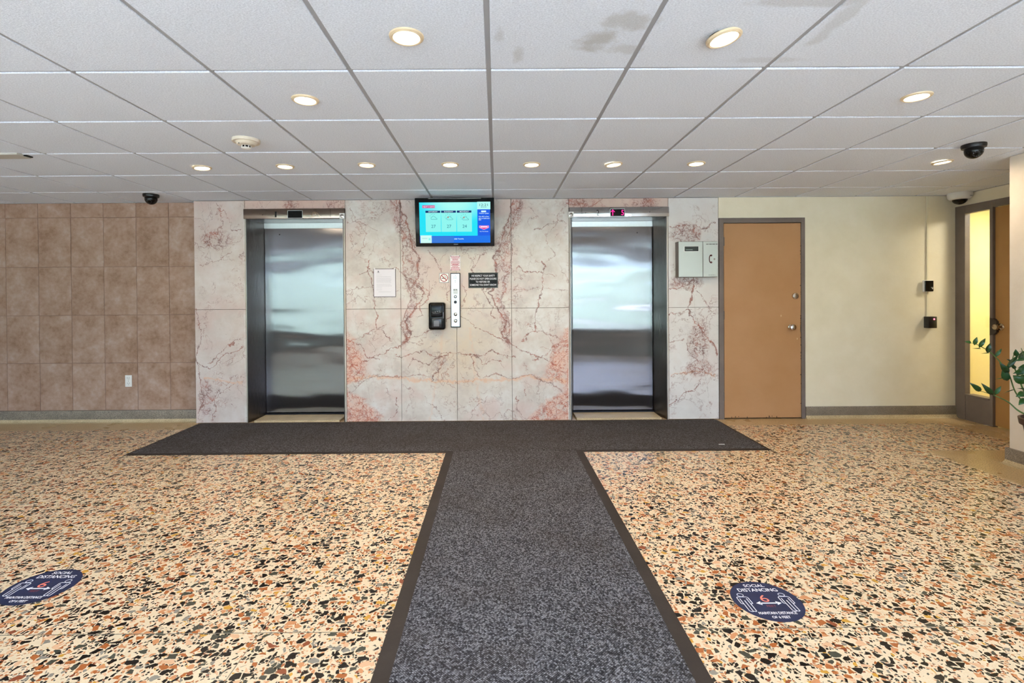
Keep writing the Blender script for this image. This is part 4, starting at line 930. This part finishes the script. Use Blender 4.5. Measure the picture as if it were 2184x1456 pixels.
t = dome('dome_camera', 'white dome camera in the corner above the side door', 2038, 417, 0, 0, 0); t.location = (4.655, 5.03, H)
MB().lathe([(0, .001), (.096, .001), (.100, -.02), (.094, -.05), (.082, -.064), (.060, -.068), (0, -.068)], n=40).build('housing', M_WHITEP, t, world=False)
R_ = .060; MB().lathe([(R_*math.cos(i*PI/20), -.066-R_*.82*math.sin(i*PI/20)) for i in range(10)]+[(0, -.066-R_*.82)], n=32).build('dome', M_BGLOSS, t, world=False)
MB().box(.012, .036, -.0962, -.090, -.045, -.039).build('maker_mark', plain('grey_print', '#8b8b8b', .5), t, world=False)
# return-air slot: dropped strip in the ceiling at far left
pa, pb = fp(2, 333, H), fp(60, 333, H)
t = thing('ceiling_grille', 'pale sagging access strip in the ceiling at the far left edge', 'grille', ((pa.x+pb.x)/2, pa.y, H))
MB().box(pa.x-.5, pb.x, pa.y-.08, pa.y+.03, H-.012, H+.004, .002).build('strip', plain('strip_paint', '#b9b4aa', .5), t)
MB().box(pb.x-.012, pb.x+.02, pa.y-.03, pa.y+.02, H-.008, H+.002).build('gap', M_DARK, t)

# ---------------------------------------------------------------- potted plant
M_LEAF = G('zz_leaf'); gg = M_LEAF; rn = gg.n('ObjectInfo').outputs['Random']
gg.set(color=gg.ramp(rn, [(0, '#12300e'), (.5, '#1f4513'), (.8, '#1a4426'), (1, '#345e1c')]), rough=.3, spec=.4); M_LEAF = gg.m
M_STEM = plain('stem_green', '#44602c', .5)
pc = Vector((3.50, 3.10, 0)); pt = thing('potted_plant', 'zamioculcas plant with glossy dark leaves in a dark pot by the right wall', 'potted plant', pc)
MB().lathe([(0, .001), (.085, .001), (.092, .02), (.168, .43), (.184, .435), (.19, .475), (.178, .477), (.168, .45), (0, .45)], n=40).build('pot', mat_paint('brown_pot', '#3f2c22', '#4b352a', .45), pt, world=False)
MB().lathe([(0, .447), (.165, .446), (.165, .455), (.08, .462), (0, .465)], n=24).build('soil', plain('soil', '#2b2019', .95), pt, world=False)
def leaf(p0, p1, wd, up=Vector((0, -.3, 1)), par=pt):
    p0, p1 = Vector(p0), Vector(p1); d = p1-p0; L = d.length; d.normalize()
    s = d.cross(up); s = s.normalized() if s.length > .05 else Vector((1, 0, 0)); nrm = s.cross(d).normalized()
    mb = MB(); rows = []
    for k in range(6):
        t_ = k/5; w_ = wd*.5*math.sin(PI*min(1, t_**.85*1.0))*(1 if k not in (0, 5) else 0)
        c = p0+d*L*t_-nrm*(L*.12*(t_-.5)**2*4-L*.12)
        rows.append((mb.bm.verts.new(c-s*w_+nrm*w_*.28), mb.bm.verts.new(c), mb.bm.verts.new(c+s*w_+nrm*w_*.28)) if 0 < k < 5 else (mb.bm.verts.new(c),))
    for A, B in zip(rows, rows[1:]):
        if len(A) == 1: mb.bm.faces.new((A[0], B[0], B[1])); mb.bm.faces.new((A[0], B[1], B[2]))
        elif len(B) == 1: mb.bm.faces.new((A[0], B[0], A[1])); mb.bm.faces.new((A[1], B[0], A[2]))
        else: mb.bm.faces.new((A[0], B[0], B[1], A[1])); mb.bm.faces.new((A[1], B[1], B[2], A[2]))
    o = mb.build('leaf', M_LEAF, par, smooth=80)
    md = o.modifiers.new('thick', 'SOLIDIFY'); md.thickness = .0012
def spline(P, n=14):
    P = [Vector(p) for p in P]; P = [P[0]*2-P[1]]+P+[P[-1]*2-P[-2]]; out = []
    for i in range(1, len(P)-2):
        for k in range(n):
            t_ = k/n; a, b, c, d = P[i-1:i+3]
            out.append(.5*((2*b)+(c-a)*t_+(2*a-5*b+4*c-d)*t_*t_+(3*b-a-3*c+d)*t_**3))
    out.append(P[-2]); return out
def stem(P, r0=.0045, r1=.0014):
    S = spline(P); MB().tube(S, [r0+(r1-r0)*i/(len(S)-1) for i in range(len(S))], 6).build('stem', M_STEM, pt, smooth=60); return S
Yv = 2.98
W2 = lambda x, y, d_=0: at(x, y, 1, Yv+d_)
base_p = pc+Vector((-.05, -.03, .45))
stem([base_p, W2(2176, 850, .02), W2(2150, 795), W2(2118, 756), W2(2085, 735), W2(2071, 731)])
stem([base_p+Vector((0, -.03, 0)), W2(2184, 882, -.02), W2(2150, 857), W2(2118, 842), W2(2092, 834)], .006)
stem([base_p+Vector((.02, .02, 0)), W2(2195, 850, .06), W2(2170, 800, .05), W2(2160, 768, .04), W2(2166, 748, .03)], .006)
stem([base_p+Vector((.05, -.05, 0)), W2(2200, 860, -.08), W2(2192, 810, -.1), W2(2184, 760, -.1), W2(2178, 742, -.12)], .006)
LV = [((2071,731),(2056,728),.020,0),((2078,736),(2084,718),.026,0),((2088,742),(2102,721),.027,0),((2106,753),(2112,731),.030,0),((2122,762),(2137,743),.022,.01),
 ((2092,744),(2073,743),.007,0),((2110,753),(2092,754),.006,0),((2092,834),(2067,815),.036,0),((2118,842),(2092,816),.036,-.01),((2122,842),(2135,823),.026,0),
 ((2150,795),(2131,772),.040,0),((2148,812),(2138,785),.046,.02),((2146,788),(2172,757),.030,.02),((2143,806),(2121,809),.006,.02),((2165,830),(2140,838),.006,.03),((2160,800),(2186,818),.058,-.02),
 ((2168,760),(2166,744),.030,.02),((2172,770),(2196,745),.045,-.04),((2164,775),(2146,765),.022,.05),((2166,786),(2152,775),.024,.05),((2170,800),(2192,780),.045,0),((2174,812),(2196,800),.05,.02),
 ((2186,838),(2166,846),.042,-.05),((2188,850),(2172,864),.040,-.04),((2190,830),(2168,828),.010,-.05),((2180,790),(2160,797),.026,0),((2186,765),(2164,770),.024,-.06),((2192,778),(2170,785),.022,-.08)]
for (a, b, w_, dd) in LV: leaf(W2(*a, dd), W2(*b, dd-.012), w_*.85, Vector((-.70, -.68, .22)))
rr = random.Random(11)
for k in range(9):
    az = rr.uniform(-.9, 1.6) if k < 6 else rr.uniform(3.6, 4.9); R1 = rr.uniform(.08, .2); Ht = rr.uniform(.35, .55)
    dv = Vector((math.cos(az), math.sin(az), 0))
    if (pc+dv*R1*1.6).x > XR-.1: dv.x *= .3
    b0 = pc+dv*.05+Vector((0, 0, .45)); S = stem([b0, b0+dv*R1*.35+Vector((0, 0, Ht*.5)), b0+dv*R1+Vector((0, 0, Ht*.9)), b0+dv*R1*1.4+Vector((0, 0, Ht))], .008)
    for i in range(10, len(S)-1, 4):
        td = (S[i+1]-S[i]).normalized(); sd = td.cross(Vector((rr.uniform(-.3, .3), rr.uniform(-.3, .3), 1))).normalized()
        for s in (-1, 1):
            tip = S[i]+(sd*s*.8+td*.6).normalized()*.075
            if tip.x < XR-.03: leaf(S[i], tip, .03, Vector((0, 0, 1)))
